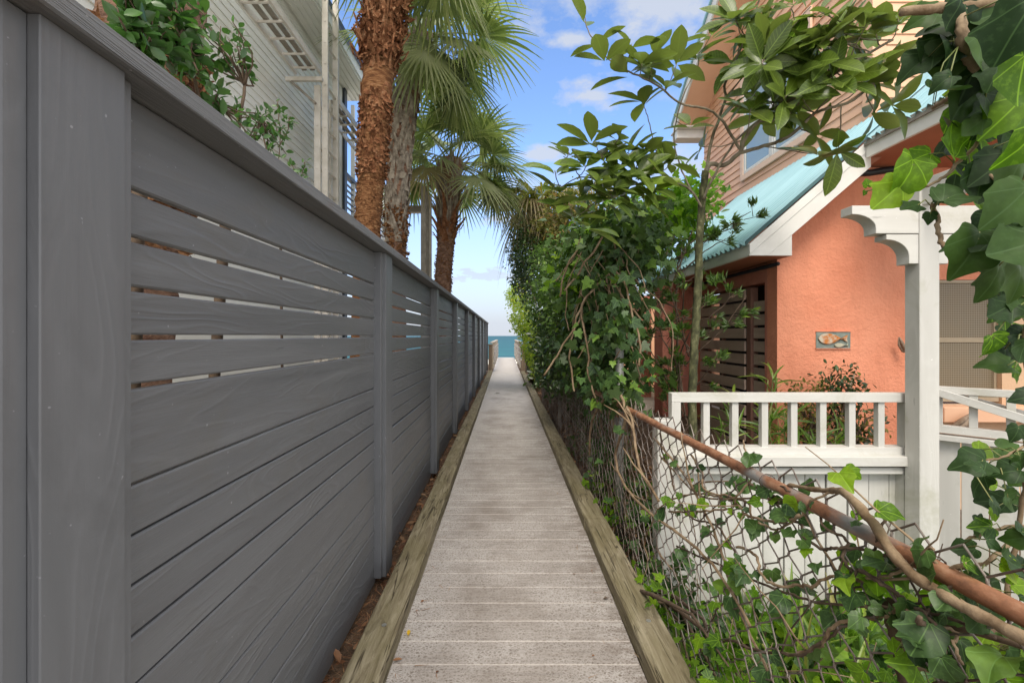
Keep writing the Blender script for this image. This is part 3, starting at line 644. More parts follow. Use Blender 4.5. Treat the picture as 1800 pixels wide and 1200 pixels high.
mb = MB(); mb.bar((-3.0, 6.385, 4.92), (-2.66, 6.385, 4.62), .03, .05, (0,1,0)); mb.build('brace', M['aluold'], t)
# far ladders against the sky
t = ladder_v(-1.50, 8.65, 8.95, .0, 4.2, 'weathered ladder standing upright between the grey palm and the third palm', 'aluold', .10)
t = thing('wooden_pole', 'slim pale board strapped beside the weathered upright ladder', 'pole', (-1.42, 8.9, 0)); MB().box(-1.485, -1.44, 8.88, 8.93, -.1, 4.1).build('board', M['railwood'], t)
t = thing('trestle_ladder', 'small pale ladder seen end on beyond the grey palm', 'ladder', (-2.1, 9.6, 0), 'ladders and ladder scaffold by the white house')
for x in (-2.35, -2.12): MB().box(x-.02, x+.02, 9.6, 9.65, -.1, 3.95).build('rail', M['alu'], t)
for k in range(12): MB().box(-2.33, -2.14, 9.61, 9.64, .3+k*.3, .34+k*.3).build('rung', M['alu'], t)
mb = MB(); mb.box(-2.34, -1.62, 9.56, 9.70, 3.96, 4.10); mb.build('bracket_arm', M['aluold'], t, bevel=.01)

# ------------------------------------------------------------------ coral house on the right
house = thing('coral_house', 'coral stucco house with peach upper floor and light blue metal roof', 'house', (3.5, 5, 0))
YF, XS = 4.2, 2.51; GATE0, GATE1 = 4.40, 5.84
m_ = .87; XE, ZE = 2.12, 2.177
def zr(x): return ZE+m_*(x-XE)
mb = MB(); prof = [(XS,-.5),(3.86,-.5),(3.86,zr(3.86)-.06),(XS,zr(XS)-.06)]
mb.prism(prof, YF, YF+.16)
mb.box(3.8605, 7, YF+.002, YF+.16, 1.88, zr(3.86)-.06)
mb.build('gable_wall', M['coral'], house)
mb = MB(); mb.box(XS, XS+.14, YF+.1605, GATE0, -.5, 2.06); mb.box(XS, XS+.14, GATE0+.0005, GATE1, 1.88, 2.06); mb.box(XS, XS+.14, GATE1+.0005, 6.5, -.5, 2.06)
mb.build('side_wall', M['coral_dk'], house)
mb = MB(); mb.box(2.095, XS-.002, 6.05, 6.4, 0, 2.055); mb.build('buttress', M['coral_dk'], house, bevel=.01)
mb = MB(); mb.box(2.34, 2.54, 7.9, 8.1, 0, 2.06); mb.build('porch_column', M['coral_dk'], house, bevel=.01)
mb = MB(); mb.box(1.9, 4.5, 9.4, 9.6, 0, 2.06); mb.box(3.2, 3.35, 7.3, 9.4, 0, 2.06); mb.build('rear_wall', M['peach'], house)
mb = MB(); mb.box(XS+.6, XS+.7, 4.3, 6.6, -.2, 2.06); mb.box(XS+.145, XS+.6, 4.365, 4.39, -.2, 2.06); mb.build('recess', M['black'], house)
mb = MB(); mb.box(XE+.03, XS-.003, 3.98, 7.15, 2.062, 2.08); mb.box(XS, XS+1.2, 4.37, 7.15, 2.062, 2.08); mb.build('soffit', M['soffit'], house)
mb = MB(); mb.box(XE-.01, XE+.018, 3.95, 7.2, 2.055, 2.165); mb.build('eave_board', M['trim'], house, bevel=.002)
mb = MB(); mb.tube([(XS-.02, 4.15, 2.02), (XS-.02, 6.5, 2.02)], .018, 8); mb.tube([(3.06, YF-.015, 2.85), (3.35, YF-.015, 2.86), (3.8,YF-.015,2.93), (4.6, YF-.015, 3.2)], .03, 8); mb.build('cable', M['cable'], house, True)
# gable rake boards (in the front plane)
YG = 3.95
def rk(x0, x1, hi, lo, y0, y1, name='rake_board'):
    mb = MB(); mb.prism([(x0, zr(x0)+hi), (x0, zr(x0)+lo), (x1, zr(x1)+lo), (x1, zr(x1)+hi)], y0, y1); return mb.build(name, M['trim'], house, bevel=.002)
rk(XE-.012, 3.14, -.012, -.10, YG-.028, YG-.003)
mb = MB(); mb.prism([(XE-.012, zr(XE)-.102), (XE-.012, 2.055), (XE+.15, 2.055), (3.16, zr(3.16)-.26), (3.16, zr(3.16)-.102)], YG-.020, YG); mb.build('rake_board', M['trim'], house, bevel=.002)
mb = MB(); mb.prism([(XE+.152, 2.055), (XE+.36, 2.055), (XE+.36, 2.055+.21*.87+.01), ], YG-.016, YG); mb.build('eave_return', M['trim'], house, bevel=.002)
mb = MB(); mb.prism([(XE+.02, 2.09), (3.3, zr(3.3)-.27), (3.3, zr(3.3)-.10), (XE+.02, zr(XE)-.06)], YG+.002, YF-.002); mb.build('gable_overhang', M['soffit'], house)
# corrugated roofs
def corr(name, x0, x1, y0, y1, pitch=.092, amp=.022):
    mb = MB(); n = int((y1-y0)/pitch*6); dx = (x1-x0)
    for k in range(n+1):
        y = y0+(y1-y0)*k/n; ph = (k % 6)/6*2*math.pi; hgt = amp*max(math.cos(ph), -.35)
        for x in (x0, x1): mb.v.append((x-hgt*.6, y, zr(x)+.012+hgt))
        for x in (x0, x1): mb.v.append((x-hgt*.6, y, zr(x)+.008+hgt))
        if k:
            a = (k-1)*4; b = k*4; mb.f += [(a, a+1, b+1, b), (a+3, a+2, b+2, b+3), (a, b, b+2, a+2)]; mb.m += [0,0,0]
    return mb.build(name, M['blueroof'], house, True)
corr('roof', XE-.035, 3.70, YG-.02, 7.2)
corr('roof', 3.085, 6.2, 2.85, YG-.025)
corr('roof', 3.70, 6.2, YG-.02, 4.56)
# projecting upper eave
XP = 3.12
mb = MB(); mb.box(XP-.012, XP+.014, 2.87, YG-.03, zr(XP)-.155, zr(XP)-.01); mb.build('eave_board', M['trim'], house, bevel=.002)
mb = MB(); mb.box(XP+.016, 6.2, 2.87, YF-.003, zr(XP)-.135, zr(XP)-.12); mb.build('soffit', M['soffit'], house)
mb = MB(); mb.box(XP-.03, XP-.014, 2.87, YG-.03, zr(XP)-.055, zr(XP)-.005); mb.build('drip_edge', M['aluold'], house)
# slat gate
gate = thing('slat_gate', 'brown horizontal slat gate in the coral side wall', 'gate', (XS, 5.2, .1))
mb = MB(); z = .13
for k in range(13): mb.box(XS-.018, XS+.004, 4.745, 5.82, z, z+.106); z += .134
mb.build('slat_panel', M['slat'], gate, bevel=.002)
mb = MB(); z = .13+.02
for k in range(13):
    if k < 12: mb.box(XS+.03, XS+.05, 4.41, 4.655, z-.02, z+.086)
    z += .134
mb.build('slat_panel', M['slat'], gate, bevel=.002)
mb = MB(); mb.box(XS+.0045, XS+.08, 4.66, 4.742, -.2, 1.86); mb.box(XS+.0045, XS+.04, 5.25, 5.29, .1, 1.84); mb.box(XS+.0045, XS+.06, 5.76, 5.835, -.2, 1.86); mb.build('frame', simple('gate_frame_paint', (.20,.10,.075), (.27,.14,.10), 6, .7), gate, bevel=.003)
# recessed window
mb = MB(); mb.box(4.52, 7, YF-.06, YF+.16, -.5, 1.8795); mb.box(3.8605, 4.5195, YF-.06, YF+.16, -.5, .74); mb.build('window_wall', M['beige'], house)
wn = MB().box(3.872, 4.515, YF-.02, YF+.0, 1.845, 1.875); wn.box(3.872, 3.90, YF-.02, YF, .80, 1.8445); wn.box(4.49, 4.515, YF-.02, YF, .80, 1.8445); wn.box(3.9005, 4.4895, YF-.018, YF, 1.30, 1.345); wn.box(3.872, 4.515, YF-.04, YF, .76, .7995)
wf = wn.build('window', simple('tan_window_frame', (.30,.24,.16), (.36,.29,.20), 5, .5), house, bevel=.003)
MB().box(3.9005, 4.4895, YF-.008, YF-.004, .80, 1.8445).build('window_screen', M['screen'], wf)
MB().box(3.8605, 5.2, YF-.20, YF-.0605, .60, .735).build('window_ledge', M['peach'], house, bevel=.006)
# upper floor
XU, YU, ZU = 3.68, 4.56, 3.53
mb = MB()
def trim_side(z):
    ymax = min(8.4, 6.97+(6.31-z)/.69-.05); return (0, max(0, (ymax-YU)/(8.4-YU)))
siding(mb, (XU, YU), (XU, 8.4), 3.45, 7.6, .106, (-1,0), trim_side)
siding(mb, (XU, YU), (7.5, YU), 3.0, 7.6, .106, (0,-1))
mb.build('siding', M['peach'], house)
mb = MB(); mb.box(XU+.002, 7.5, YU+.004, 8.38, 2.9, 5.3); mb.prism([(YU+.004,5.301),(8.37,5.301),(6.97,6.24),(YU+.004,7.9)][::-1], XU+.002, 7.5, axis='x'); mb.build('upper_wall', M['peach'], house)
mb = MB(); mb.box(XU-.024, XU-.0165, YU-.024, YU+.10, 3.50, 7.8); mb.box(XU-.024, XU+.11, YU-.032, YU-.0245, 3.45, 7.8); mb.build('corner_board', M['peach'], house)
wn = MB(); x0, x1 = XU-.045, XU-.0165
wn.box(x0, x1, 5.42, 5.50, 3.74, 5.3); wn.box(x0, x1, 6.96, 7.05, 3.74, 5.3); wn.box(x0, x1, 5.5005, 6.9595, 3.74, 3.82); wn.box(x0, x1, 5.5005, 6.9595, 5.22, 5.3)
o = wn.build('window', simple('peach_window_trim', (.85,.60,.44), None, 4, .5), house, bevel=.003)
wn = MB(); x0, x1 = XU-.038, XU-.018
for a, b_ in ((5.505, 6.20), (6.245, 6.955)):
    wn.box(x0, x1, a, a+.045, 3.825, 5.215); wn.box(x0, x1, b_-.045, b_, 3.825, 5.215); wn.box(x0, x1, a+.0455, b_-.0455, 3.825, 3.87); wn.box(x0, x1, a+.0455, b_-.0455, 5.17, 5.215); wn.box(x0+.003, x1, a+.0455, b_-.0455, 4.48, 4.54)
wn.box(x0-.004, x1, 6.2005, 6.2445, 3.825, 5.215); wn.build('window_sash', M['trim'], o, bevel=.002)
mb = MB(); mb.quadpts([(XU-.025,5.54,3.86),(XU-.025,6.92,3.86),(XU-.025,6.92,5.18),(XU-.025,5.54,5.18)]); mb.build('pane', M['glass'], o)
# upper gable rake with soffit and box return
XR = 3.18
def zk(y): return 6.31-.69*(y-6.97)
mb = MB(); ya, yb = 4.2, 8.62
for (xa, xb, a, b_, mm) in ((XR, XR+.03, -.02, .20, 0),):
    mb.prism([(ya, zk(ya)+a), (yb, zk(yb)+a), (yb, zk(yb)+b_), (ya, zk(ya)+b_)], xa, xb, axis='x')
mb.build('rake_board', M['trim'], house, bevel=.003)
mb = MB(); mb.prism([(ya, zk(ya)), (yb, zk(yb)), (yb, zk(yb)+.02), (ya, zk(ya)+.02)], XR+.031, XU+.3, axis='x'); mb.build('rake_soffit', M['peach'], house)
mb = MB(); mb.prism([(ya, zk(ya)+.21), (yb+.05, zk(yb+.05)+.21), (yb+.05, zk(yb+.05)+.25), (ya, zk(ya)+.25)], XR-.03, 6.0, axis='x'); mb.build('upper_roof', M['blueroof'], house)
mb = MB(); mb.box(XR, XU+.2, 8.42, 8.66, 5.02, 5.17); mb.box(XR-.02, XU+.2, 8.30, 8.70, 5.171, 5.20); mb.build('eave_return', M['trim'], house, bevel=.004)

# fish plaque set in the wall
pl = thing('fish_plaque', 'small stone plaque with a glazed orange fish on the coral wall', 'plaque', P(1463, 597, 4.195))
a = P(1434, 583, 4.2); b_ = P(1494, 612, 4.2)
MB().box(a.x, b_.x, YF-.006, YF+.01, b_.z, a.z).build('tile', M['stone'], pl)
mb = MB(); mb.box(a.x-.006, b_.x+.006, YF-.014, YF-.001, a.z, a.z+.006); mb.box(a.x-.006, b_.x+.006, YF-.016, YF-.001, b_.z-.006, b_.z); mb.build('frame', M['coral'], pl)
def fish(cx, cz, ln, ht, m, nm):
    prof = []; n = 14
    for k in range(n+1):
        t = k/n; prof.append((cx-ln/2+ln*.78*t, cz+ht/2*math.sin(math.pi*min(1, t**.75))**.8*(1 if t < 1 else 0)))
    top = prof+[(cx+ln/2, cz+ht*.36), (cx+ln/2-.008, cz), (cx+ln/2, cz-ht*.36)]; bot = [(x, 2*cz-z) for x, z in reversed(prof[1:])]
    MB().prism(top+bot, YF-.022, YF-.0065).build(nm, m, pl, bevel=.004)
fish((a.x+b_.x)/2-.01, (a.z+b_.z)/2+.012, .27, .10, M['fish'], 'fish'); fish(b_.x-.09, b_.z+.028, .13, .04, M['fish2'], 'fish')

# ------------------------------------------------------------------ white yard fence
S = 2.75/F
def X(px, Y=2.75): return (px-CX)*Y/F
def Z(py, Y=2.75): return H-(py-CY)*Y/F
wf = thing('picket_railing', 'white railing panel with square balusters above vertical boards', 'fence', (1.75, 2.78, -.46))
mb = MB(); mb.box(X(1181), X(1608), 2.75, 2.81, Z(707), Z(691)); mb.build('top_rail', M['white_h'], wf, bevel=.002)
for a_, b_ in ((1181,1197),(1591,1608)): MB().box(X(a_), X(b_), 2.7505, 2.8095, Z(786), Z(707)-.0005).build('end_stile', M['white_v'], wf, bevel=.002)
mb = MB(); mb.box(X(1181), X(1610), 2.7495, 2.83, Z(801), Z(786)-.0005); mb.build('bottom_rail', M['white_h'], wf, bevel=.002)
for px in (1248,1298.4,1350.7,1402.2,1453.3,1504.4,1555.6):
    xr_ = (px-CX)*2.765/F; MB().box(xr_-.0395, xr_, 2.765, 2.804, Z(787), Z(706)).build('baluster', M['white_v'], wf, bevel=.002)
mb = MB(); mb.box(X(1192,2.7), X(1618,2.7), 2.70, 2.84, Z(820,2.7), Z(803,2.7)); mb.build('ledge', M['white_h'], wf, bevel=.003)
mb = MB(); mb.box(X(1192), X(1612), 2.735, 2.83, Z(832), Z(820)-.002); mb.box(X(1157), X(1612), 2.735, 2.80, -.46, -.40); mb.box(X(1586), X(1603), 2.736, 2.83, -.3995, Z(832)-.0005); mb.build('frame_trim', M['white_h'], wf, bevel=.003)
mb = MB(); x = X(1160,2.80); k = 0
while x < X(1588,2.8):
    gp = (.004,.003,.012,.003,.004,.010,.003,.012,.012,.004,.003,.003)[k % 12]; mb.box(x, min(x+.122, X(1592,2.8)), 2.80+random.uniform(-.002,.002), 2.819, -.44, Z(830)); x += .122+gp; k += 1
mb.build('board_panel', M['white_v'], wf, bevel=.0025)
MB().box(X(1160), X(1592), 2.82, 2.83, -.44, Z(832)).build('backing', M['black'], wf)
MB().box(.905, .998, 2.70, 2.7985, -.46, .862).build('end_post', M['white_v'], wf, bevel=.004)

perg = thing('pergola', 'white timber pergola post with scroll cut beams', 'pergola', (2.44, 2.67, -.46))
PX0, PX1, PY0, PY1 = 2.387, 2.502, 2.62, 2.72
MB().box(PX0, PX1, PY0, PY1, -.46, 2.255).build('post', M['white_v'], perg, bevel=.003)
def px2(px, py): return ((px-CX)*2.62/F, H-(py-CY)*2.62/F)
def arc(x0, z0, x1, z1, n=10):   # concave quarter from (x0,z0) left/top to (x1,z1) right/bottom
    return [(x0+(x1-x0)*math.sin(t*math.pi/2/n), z1+(z0-z1)*math.cos(t*math.pi/2/n)) for t in range(n+1)]
xa, zt = px2(1499, 361); xb, zm = px2(1541, 410); _, ze = px2(0, 376)
up = [(PX0-.001, zt), (xa, zt), (xa, ze)] + arc(xa, ze, xb, zm+.03)[1:] + [(xb, zm), (PX0-.001, zm)]
MB().prism(up, PY0+.004, PY1-.004).build('beam_end', M['white_h'], perg, bevel=.002)
xc, z3 = px2(1560, 411.5); xd, z4 = px2(1600, 463)
lo = [(PX0-.001, z3), (xc, z3), (xc, z3-.03)] + arc(xc, z3-.03, xd, z4+.04)[1:] + [(xd, z4), (PX0-.001, z4)]
MB().prism(lo, PY0+.006, PY1-.006).build('corbel', M['white_h'], perg, bevel=.002)
mid = (PX0+PX1)/2; mir = lambda pr: [(2*mid-x, z) for x, z in pr][::-1]
MB().prism(mir(lo), PY0+.006, PY1-.006).build('corbel', M['white_h'], perg, bevel=.002)
MB().box(PX1+.001, 4.6, PY0+.004, PY1-.004, zm, zt).build('beam', M['white_h'], perg, bevel=.002)
MB().box(PX0+.012, PX0+.055, 1.35, 2.85, zt+.002, 2.262).build('rafter', M['white_v'], perg, bevel=.002)
for xx in (2.95, 3.5): MB().box(xx, xx+.045, 1.35, 2.85, zt+.002, 2.262).build('rafter', M['white_v'], perg, bevel=.002)

# angled stair panel right of the post
sp = thing('stair_railing', 'white railing with a diagonal brace right of the pergola post', 'railing', (3.1, 2.95, -.46))
A = Vector((2.93, 3.12, 0)); D = Vector((.70, -.71, 0)).normalized(); LN = 1.3; nn = Vector((-D.y, D.x, 0))
def seg(t0, t1, z0, z1, th=.05, off=0): return (A+D*t0+nn*off+Vector((0,0,z0)), A+D*t1+nn*off+Vector((0,0,z1)))
mb = MB(); a, b_ = seg(-.1, LN, .998, .998); mb.bar(a, b_, .06, .045); mb.build('top_rail', M['white_h'], sp, bevel=.002)
mb = MB(); a, b_ = seg(-.1, LN, .735, .735); mb.bar(a, b_, .06, .05); a, b_ = seg(-.1, LN, .68, .68, off=-.01); mb.bar(a, b_, .10, .035); mb.build('bottom_rail', M['white_h'], sp, bevel=.002)
for k in range(7):
    a, _ = seg(.02+k*.17, 0, .762, 0); MB().box(-.02,.02,-.02,.02,0,.212)
    mb = MB(); c = A+D*(.03+k*.165); mb.bar((c.x, c.y, .761), (c.x, c.y, .974), .042, .042, (D.x, D.y, 0)); mb.build('baluster', M['white_v'], sp, bevel=.002)
mb = MB(); a, b_ = seg(-.05, LN, 1.01, .55, off=-.052); mb.bar(a, b_, .03, .05); a, b_ = seg(-.02, LN, 1.0, .62, off=.06); mb.bar(a, b_, .025, .035); mb.build('diagonal_brace', M['white_h'], sp, bevel=.002)
mb = MB()
for k in range(12):
    a, b_ = seg(-.12+k*.13, -.12+k*.13+.124, .10, .10, off=.01); mb.bar(a, b_, .02, 1.12)
mb.build('board_panel', M['white_v'], sp, bevel=.002)

# driftwood pieces
def drift(base, dr, ln, label, r=.03):
    t = MB(); d = Vector(dr).normalized()
    for k in range(4):
        o_ = Vector((random.uniform(-1,1), random.uniform(-1,1), random.uniform(-1,1)))*r*.8
        t.tube([Vector(base)+o_, Vector(base)+d*ln*.4+o_*1.3, Vector(base)+d*ln*random.uniform(.7,1)+o_*.4], [r*.7, r*.6, r*.15], 6)
    tag(t.build('driftwood', M['drift'], None, True), label, 'driftwood')
drift(P(1672, 752, 3.98), (.7,-.1,.6), .24, 'driftwood piece lying on the window ledge behind the stair railing', .035)
drift(P(1594, 618, 4.1), (-.45,0,.9), .17, 'driftwood branch leaning on the coral wall beside the pergola post', .022)
drift(P(1486, 716, 4.05), (.25,0,.95), .4, 'bare pale driftwood stick standing in the bed below the fish plaque', .018)

# pot and slab
mb = MB(); mb.box(1.6, 3.2, 6.55, 9.4, .05, .298); tag(mb.build('porch_slab', M['concrete'], bevel=.01), kind='structure')
t = thing('plant_pot', 'black plastic pot with a small plant on the porch slab', 'plant pot', P(1158, 699, 7.85)); b0 = Vector((2.65, 7.85, .30))
mb = MB(); n = 16
mb.tube([b0, b0+Vector((0,0,.19)), b0+Vector((0,0,.195)), b0+Vector((0,0,.215))], [.066,.085,.094,.094], 16); mb.build('pot', M['pot'], t, True)
lv = Leaves(); k = 40; pos = np.array(b0)+np.c_[np.random.normal(0,.03,k), np.random.normal(0,.03,k), np.random.uniform(.2,.5,k)]; d = rnd(k)+[0,0,1]; lv.add('strap', pos, d, rnd(k), np.random.uniform(.12,.25,k)); lv.build('foliage', M['l_strap'], t)

# ------------------------------------------------------------------ chain link fence
cf = thing('chain_link_fence', 'rusty leaning chain link fence with a bent top rail beside the right kerb', 'fence', (.8, 3, -.1))
RP = [(.87,.15,.897),(.858,.5,.90),(.852,.746,.905),(.846,1.106,.90),(.832,1.61,.898),(.805,2.44,.892),(.785,3.31,.885),(.765,5.0,.87),(.745,7.0,.85),(.74,9.5,.84)]
def rail(y):
    for a, b_ in zip(RP[:-1], RP[1:]):
        if y <= b_[1]: t = (y-a[1])/(b_[1]-a[1]); return Vector((a[0]+(b_[0]-a[0])*t, y, a[2]+(b_[2]-a[2])*t))
    return Vector(RP[-1])
mb = MB(); yy = [.15+.1*k for k in range(94)]; mb.tube([rail(y)+Vector((random.uniform(-.0008,.0008),0,random.uniform(-.0008,.0008))) for y in yy], .0185, 14); mb.build('top_rail', M['pipe'], cf, True)
mb = MB(); pch = .05; y = .12; k = 0
while y < 9.3:
    far = y > 4.5; pts = []; rows = 25; hz_ = .0455; lean = math.sin(y*1.7)*.012
    for r_ in range(-1, rows):
        yy_ = y + (pch if (r_+k) % 2 else 0); rp = rail(max(.15, yy_)); z = rp.z+.018-hz_*r_+random.uniform(-.003,.003)
        fall = max(0, (rp.z-z))/.95; bulge = .018*math.sin(fall*3.1+y*2.3)+.012*math.sin(y*5+fall*7)
        x = rp.x+(.022 if r_ < 1 else .0)+(.755-rp.x)*fall+bulge*fall + (.0035 if r_ % 2 else -.0035)
        if not far and 0 <= r_:
            e = .006; sy = 1 if (r_+k) % 2 else -1
            pts += [Vector((x, yy_+random.uniform(-.002,.002)-sy*.001, z+e)), Vector((x+.004*sy, yy_+sy*.003, z)), Vector((x, yy_-sy*.001, z-e))]
        else: pts.append(Vector((x, yy_, z)))
    mb.tube(pts, .0025 if not far else .0026, 4 if far else 6, cap=False)
    y += pch; k += 1
mb.build('wire_mesh', M['wire'], cf, True)
for y, lab in ((3.32, None), (6.6, None), (9.3, None)):
    rp = rail(y); mb = MB().tube([(rp.x+.05, y, -.3), (rp.x+.05, y, rp.z+(.40 if y < 4 else .03))], .03, 12); mb.build('post', M['galv'], cf, True)
for y in (.9, 1.45, 2.05, 2.7, 3.6, 4.4):
    rp = rail(y); mb = MB(); ring = [rp+Vector((math.cos(a)*.0245, .004*math.sin(a*.5), math.sin(a)*.0245)) for a in [k*.57 for k in range(14)]]; mb.tube(ring+[rp+Vector((-.03,.01,-.06))], .0016, 4); mb.build('wire_tie', M['wire'], cf, True)
mb = MB().tube([(.80, 3.25, .80), (.86, 3.33, .79)], .02, 8); mb.build('clamp', M['pipe'], cf, True)

# ------------------------------------------------------------------ vines on the chain link
def wig(pts, amp=.012, sub=5):
    out_ = []; pts = [Vector(p) for p in pts]
    for i in range(len(pts)-1):
        p0 = pts[max(i-1,0)]; p1 = pts[i]; p2 = pts[i+1]; p3 = pts[min(i+2,len(pts)-1)]
        for k in range(sub):
            t = k/sub; q = .5*((2*p1)+(p2-p0)*t+(2*p0-5*p1+4*p2-p3)*t*t+(3*p1-p0-3*p2+p3)*t**3); out_.append(q+Vector([random.uniform(-amp,amp) for _ in range(3)]))
    out_.append(pts[-1]); return out_
def PM(px, py, dx=0.0):   # point on the mesh plane seen at px,py, pushed outwards by dx
    x = .80
    for _ in range(5):
        Y = x*F/(px-CX); rp = rail(Y); z = H-(py-CY)*Y/F; fall = max(0, (rp.z-z))/.95; x = rp.x+(.755-rp.x)*fall
    return Vector((x+dx, Y, H-(py-CY)*Y/F))
ivyst = thing('woody_vine', 'thick bare woody vine lying along the rusty fence rail', 'vine', (.85, 1, .9))
mb = MB(); pts = wig([PM(1385,852,.0)+Vector((0,0,.0)), PM(1440,868,.01)+Vector((0,0,.01)), PM(1500,888,.0)+Vector((-.02,0,.03)), PM(1560,945)+Vector((-.03,0,.03)), PM(1620,1005)+Vector((-.035,0,.01)), PM(1700,1052)+Vector((-.03,0,.0)), PM(1795,1092)+Vector((-.03,0,-.01)), PM(1960,1150)+Vector((-.03,0,-.03))], .0016, 8)
mb.tube(pts, [.0045+.0062*min(1, i/20)+.0012*math.sin(i*1.3) for i in range(len(pts))], 8); mb.build('stem', M['vine'], ivyst, True)
def vine(name, label, pts, r0, r1, m='vine', nleaf=0, lk='ivy', lm='l_ivy', ls=.06, amp=.003, side=2, group=None, spread=.05, cat='vine'):
    t = thing(name, label, cat, pts[0], group); mb = MB(); allp = []
    p = wig(pts, amp, 6); mb.tube(p, [r0+(r1-r0)*i/len(p) for i in range(len(p))], 6); allp += p
    for s_ in range(side):
        st = random.choice(p[:-2]); d = Vector((random.uniform(-.4,.4), random.uniform(-1,1), random.uniform(-.3,.9))).normalized(); q = [st]
        for k in range(5): d = (d+Vector([random.uniform(-.4,.4) for _ in range(3)])*.6); d.normalize(); q.append(q[-1]+d*random.uniform(.03,.08))
        mb.tube(q, [r1, r1*.9, r1*.8, r1*.6, r1*.5, r1*.4], 5); allp += q
    mb.build('stem', M[m], t, True)
    if nleaf:
        lv = Leaves(); idx = np.random.randint(0, len(allp), nleaf); pos = np.array([allp[i] for i in idx]); off = rnd(nleaf)*spread*np.random.rand(nleaf,1); pos = pos+off
        dr = norm(rnd(nleaf)*.8+[-.15,-.1,-.5]); nr = norm(rnd(nleaf)*.5+np.array([-.7,-.6,.6])); 
        if lk == 'ivy':
            for v in range(4):
                s_ = np.arange(nleaf) % 4 == v; lv.add('ivyb%d' % v, pos[s_], dr[s_], nr[s_], ls*np.random.uniform(.5,1.25,s_.sum()))
        else: lv.add(lk, pos, dr, nr, ls*np.random.uniform(.5,1.25,nleaf))
        lv.build('foliage', M[lm], t)
    return t
vine('ivy_vine', 'thin brown ivy stem hanging down the chain link in front of the white boards', [PM(1150,770), PM(1200,830), PM(1240,900), PM(1265,960), PM(1290,1050), PM(1350,1180)], .006, .005, nleaf=20, lm='l_ivy', ls=.055, side=4)
vine('ivy_vine', 'bare arching tan vine looped over the fence rail beside the hedge', [PM(1040,800,-.02), PM(1045,740,-.02), PM(1075,700,-.02)+Vector((0,0,.03)), PM(1110,720,-.02), PM(1120,760,-.02), PM(1130,820,-.02), PM(1165,880,-.02)], .011, .007, 'vine', 0, side=5)
vine('ivy_vine', 'tan vine stem sagging from the hedge down to the white fence corner', [PM(1095,690,-.02), PM(1108,730,-.03), PM(1090,800,-.03), PM(1105,850,-.03), PM(1150,900,-.03), PM(1190,930,-.02), PM(1260,990,-.02), PM(1330,1100,-.02)], .010, .005, 'vine', 8, side=2)
vine('ivy_vine', 'slender ivy runner crossing the middle of the chain link mesh', [PM(1160,800), PM(1230,870), PM(1330,875), PM(1400,890), PM(1470,1000), PM(1560,1020), PM(1700,990)], .004, .003, 'vine', 26, lm='l_ivyb', ls=.05, side=2)
vine('ivy_vine', 'wiry runner low on the mesh with small mixed leaves', [PM(1190,960), PM(1280,1000), PM(1380,1040), PM(1450,1060), PM(1600,1070), PM(1750,1120)], .004, .003, 'twig', 24, lm='l_ivy', ls=.06, side=2)
vine('ivy_vine', 'stubby broken dark branch poking up behind the rusty rail', [P(1590,1200,1.05), P(1575,1120,1.05), P(1562,1060,1.05), P(1600,1080,1.0), P(1680,1110,1.0), P(1790,1140,.98)], .014, .012, 'twig', 4, side=2, lm='l_ivyb')
def meshwalk(px, py, ang, n, st=34):
    q = []; 
    for k in range(n):
        q.append(PM(px, py, random.uniform(-.025,.012))); ang += random.uniform(-.7,.7); px += st*math.cos(ang); py += st*math.sin(ang)
        if px < 1130 or px > 1850 or py > 1250 or py < 690+max(0,px-1150)*.50: break
    return q
for k, (px, py, an, n, lab) in enumerate([(1165,760,1.2,14,'brown runner dropping from the rail beside the white end post'),(1215,800,.9,16,'wiry ivy runner slanting below the white ledge'),(1330,850,1.3,14,'thin stem curling down the mesh under the third baluster'),(1420,905,2.2,13,'leafy runner curling back left in the mesh middle'),
    (1250,1130,-.6,15,'runner climbing right from the foot of the mesh'),(1400,1150,-.9,12,'dry runner rising near the bottom centre of the mesh'),(1520,1000,.2,14,'runner below the thick woody vine'),(1180,900,.5,16,'long runner crossing low in front of the white boards'),(1120,730,2.4,6,'short tangled stem over the rail at the hedge corner'),(1135,745,.8,9,'knotted stem wrapped round the rail near the hedge'),(1600,1090,2.9,12,'brown stem creeping left along the bottom right mesh'),(1300,960,.1,16,'trailing stem with scattered leaves across the mesh middle')]):
    q = meshwalk(px, py, an, n)
    if len(q) > 3: vine('ivy_vine', lab, q, .0048, .0028, 'vine' if k % 2 else 'twig', 7+(k % 3)*4, lm='l_ivy' if k % 3 else 'l_ivyb', ls=.045, side=1, spread=.06, group='ivy runners threaded through the chain link')
# ivy ground cover below the white fence
n = 2600; pos = np.c_[np.random.uniform(.80,2.6,n), np.random.uniform(1.0,2.72,n), np.random.uniform(-.44,-.16,n)]
pos[:,2] += .22*np.clip((1.3-pos[:,0]),0,.5)*np.random.rand(n)+.10*np.random.rand(n)**3-.04
lv = Leaves(); dr = norm(rnd(n)+[0,0,-.1]); nr = norm(rnd(n)*.7+[-.3,-.4,1]); br = np.random.rand(n) < .55
for v in range(2):
    for b, mi in ((True, 0), (False, 1)):
        s_ = (br == b) & (np.arange(n) % 2 == v); lv.add('ivyb%d' % v, pos[s_], dr[s_], nr[s_], np.random.uniform(.04,.10,s_.sum()), mi=mi)
tag(lv.build('ivy_ground_cover', [M['l_ivyb'], M['l_ivy']]), 'ivy and weeds covering the ground below the white fence', 'ground cover', kind='stuff')
lv = Leaves(); n = 110; pos = np.c_[np.random.uniform(.9,1.9,n), np.random.uniform(1.4,2.6,n), np.full(n,-.45)]; lv.add('strap', pos, norm(rnd(n)*.6+[0,0,1.1]), rnd(n), np.random.uniform(.25,.6,n), np.full(n,.6))
tag(lv.build('tall_grass', M['l_strap']), 'long grass blades rising through the ivy by the chain link', 'grass', kind='stuff')
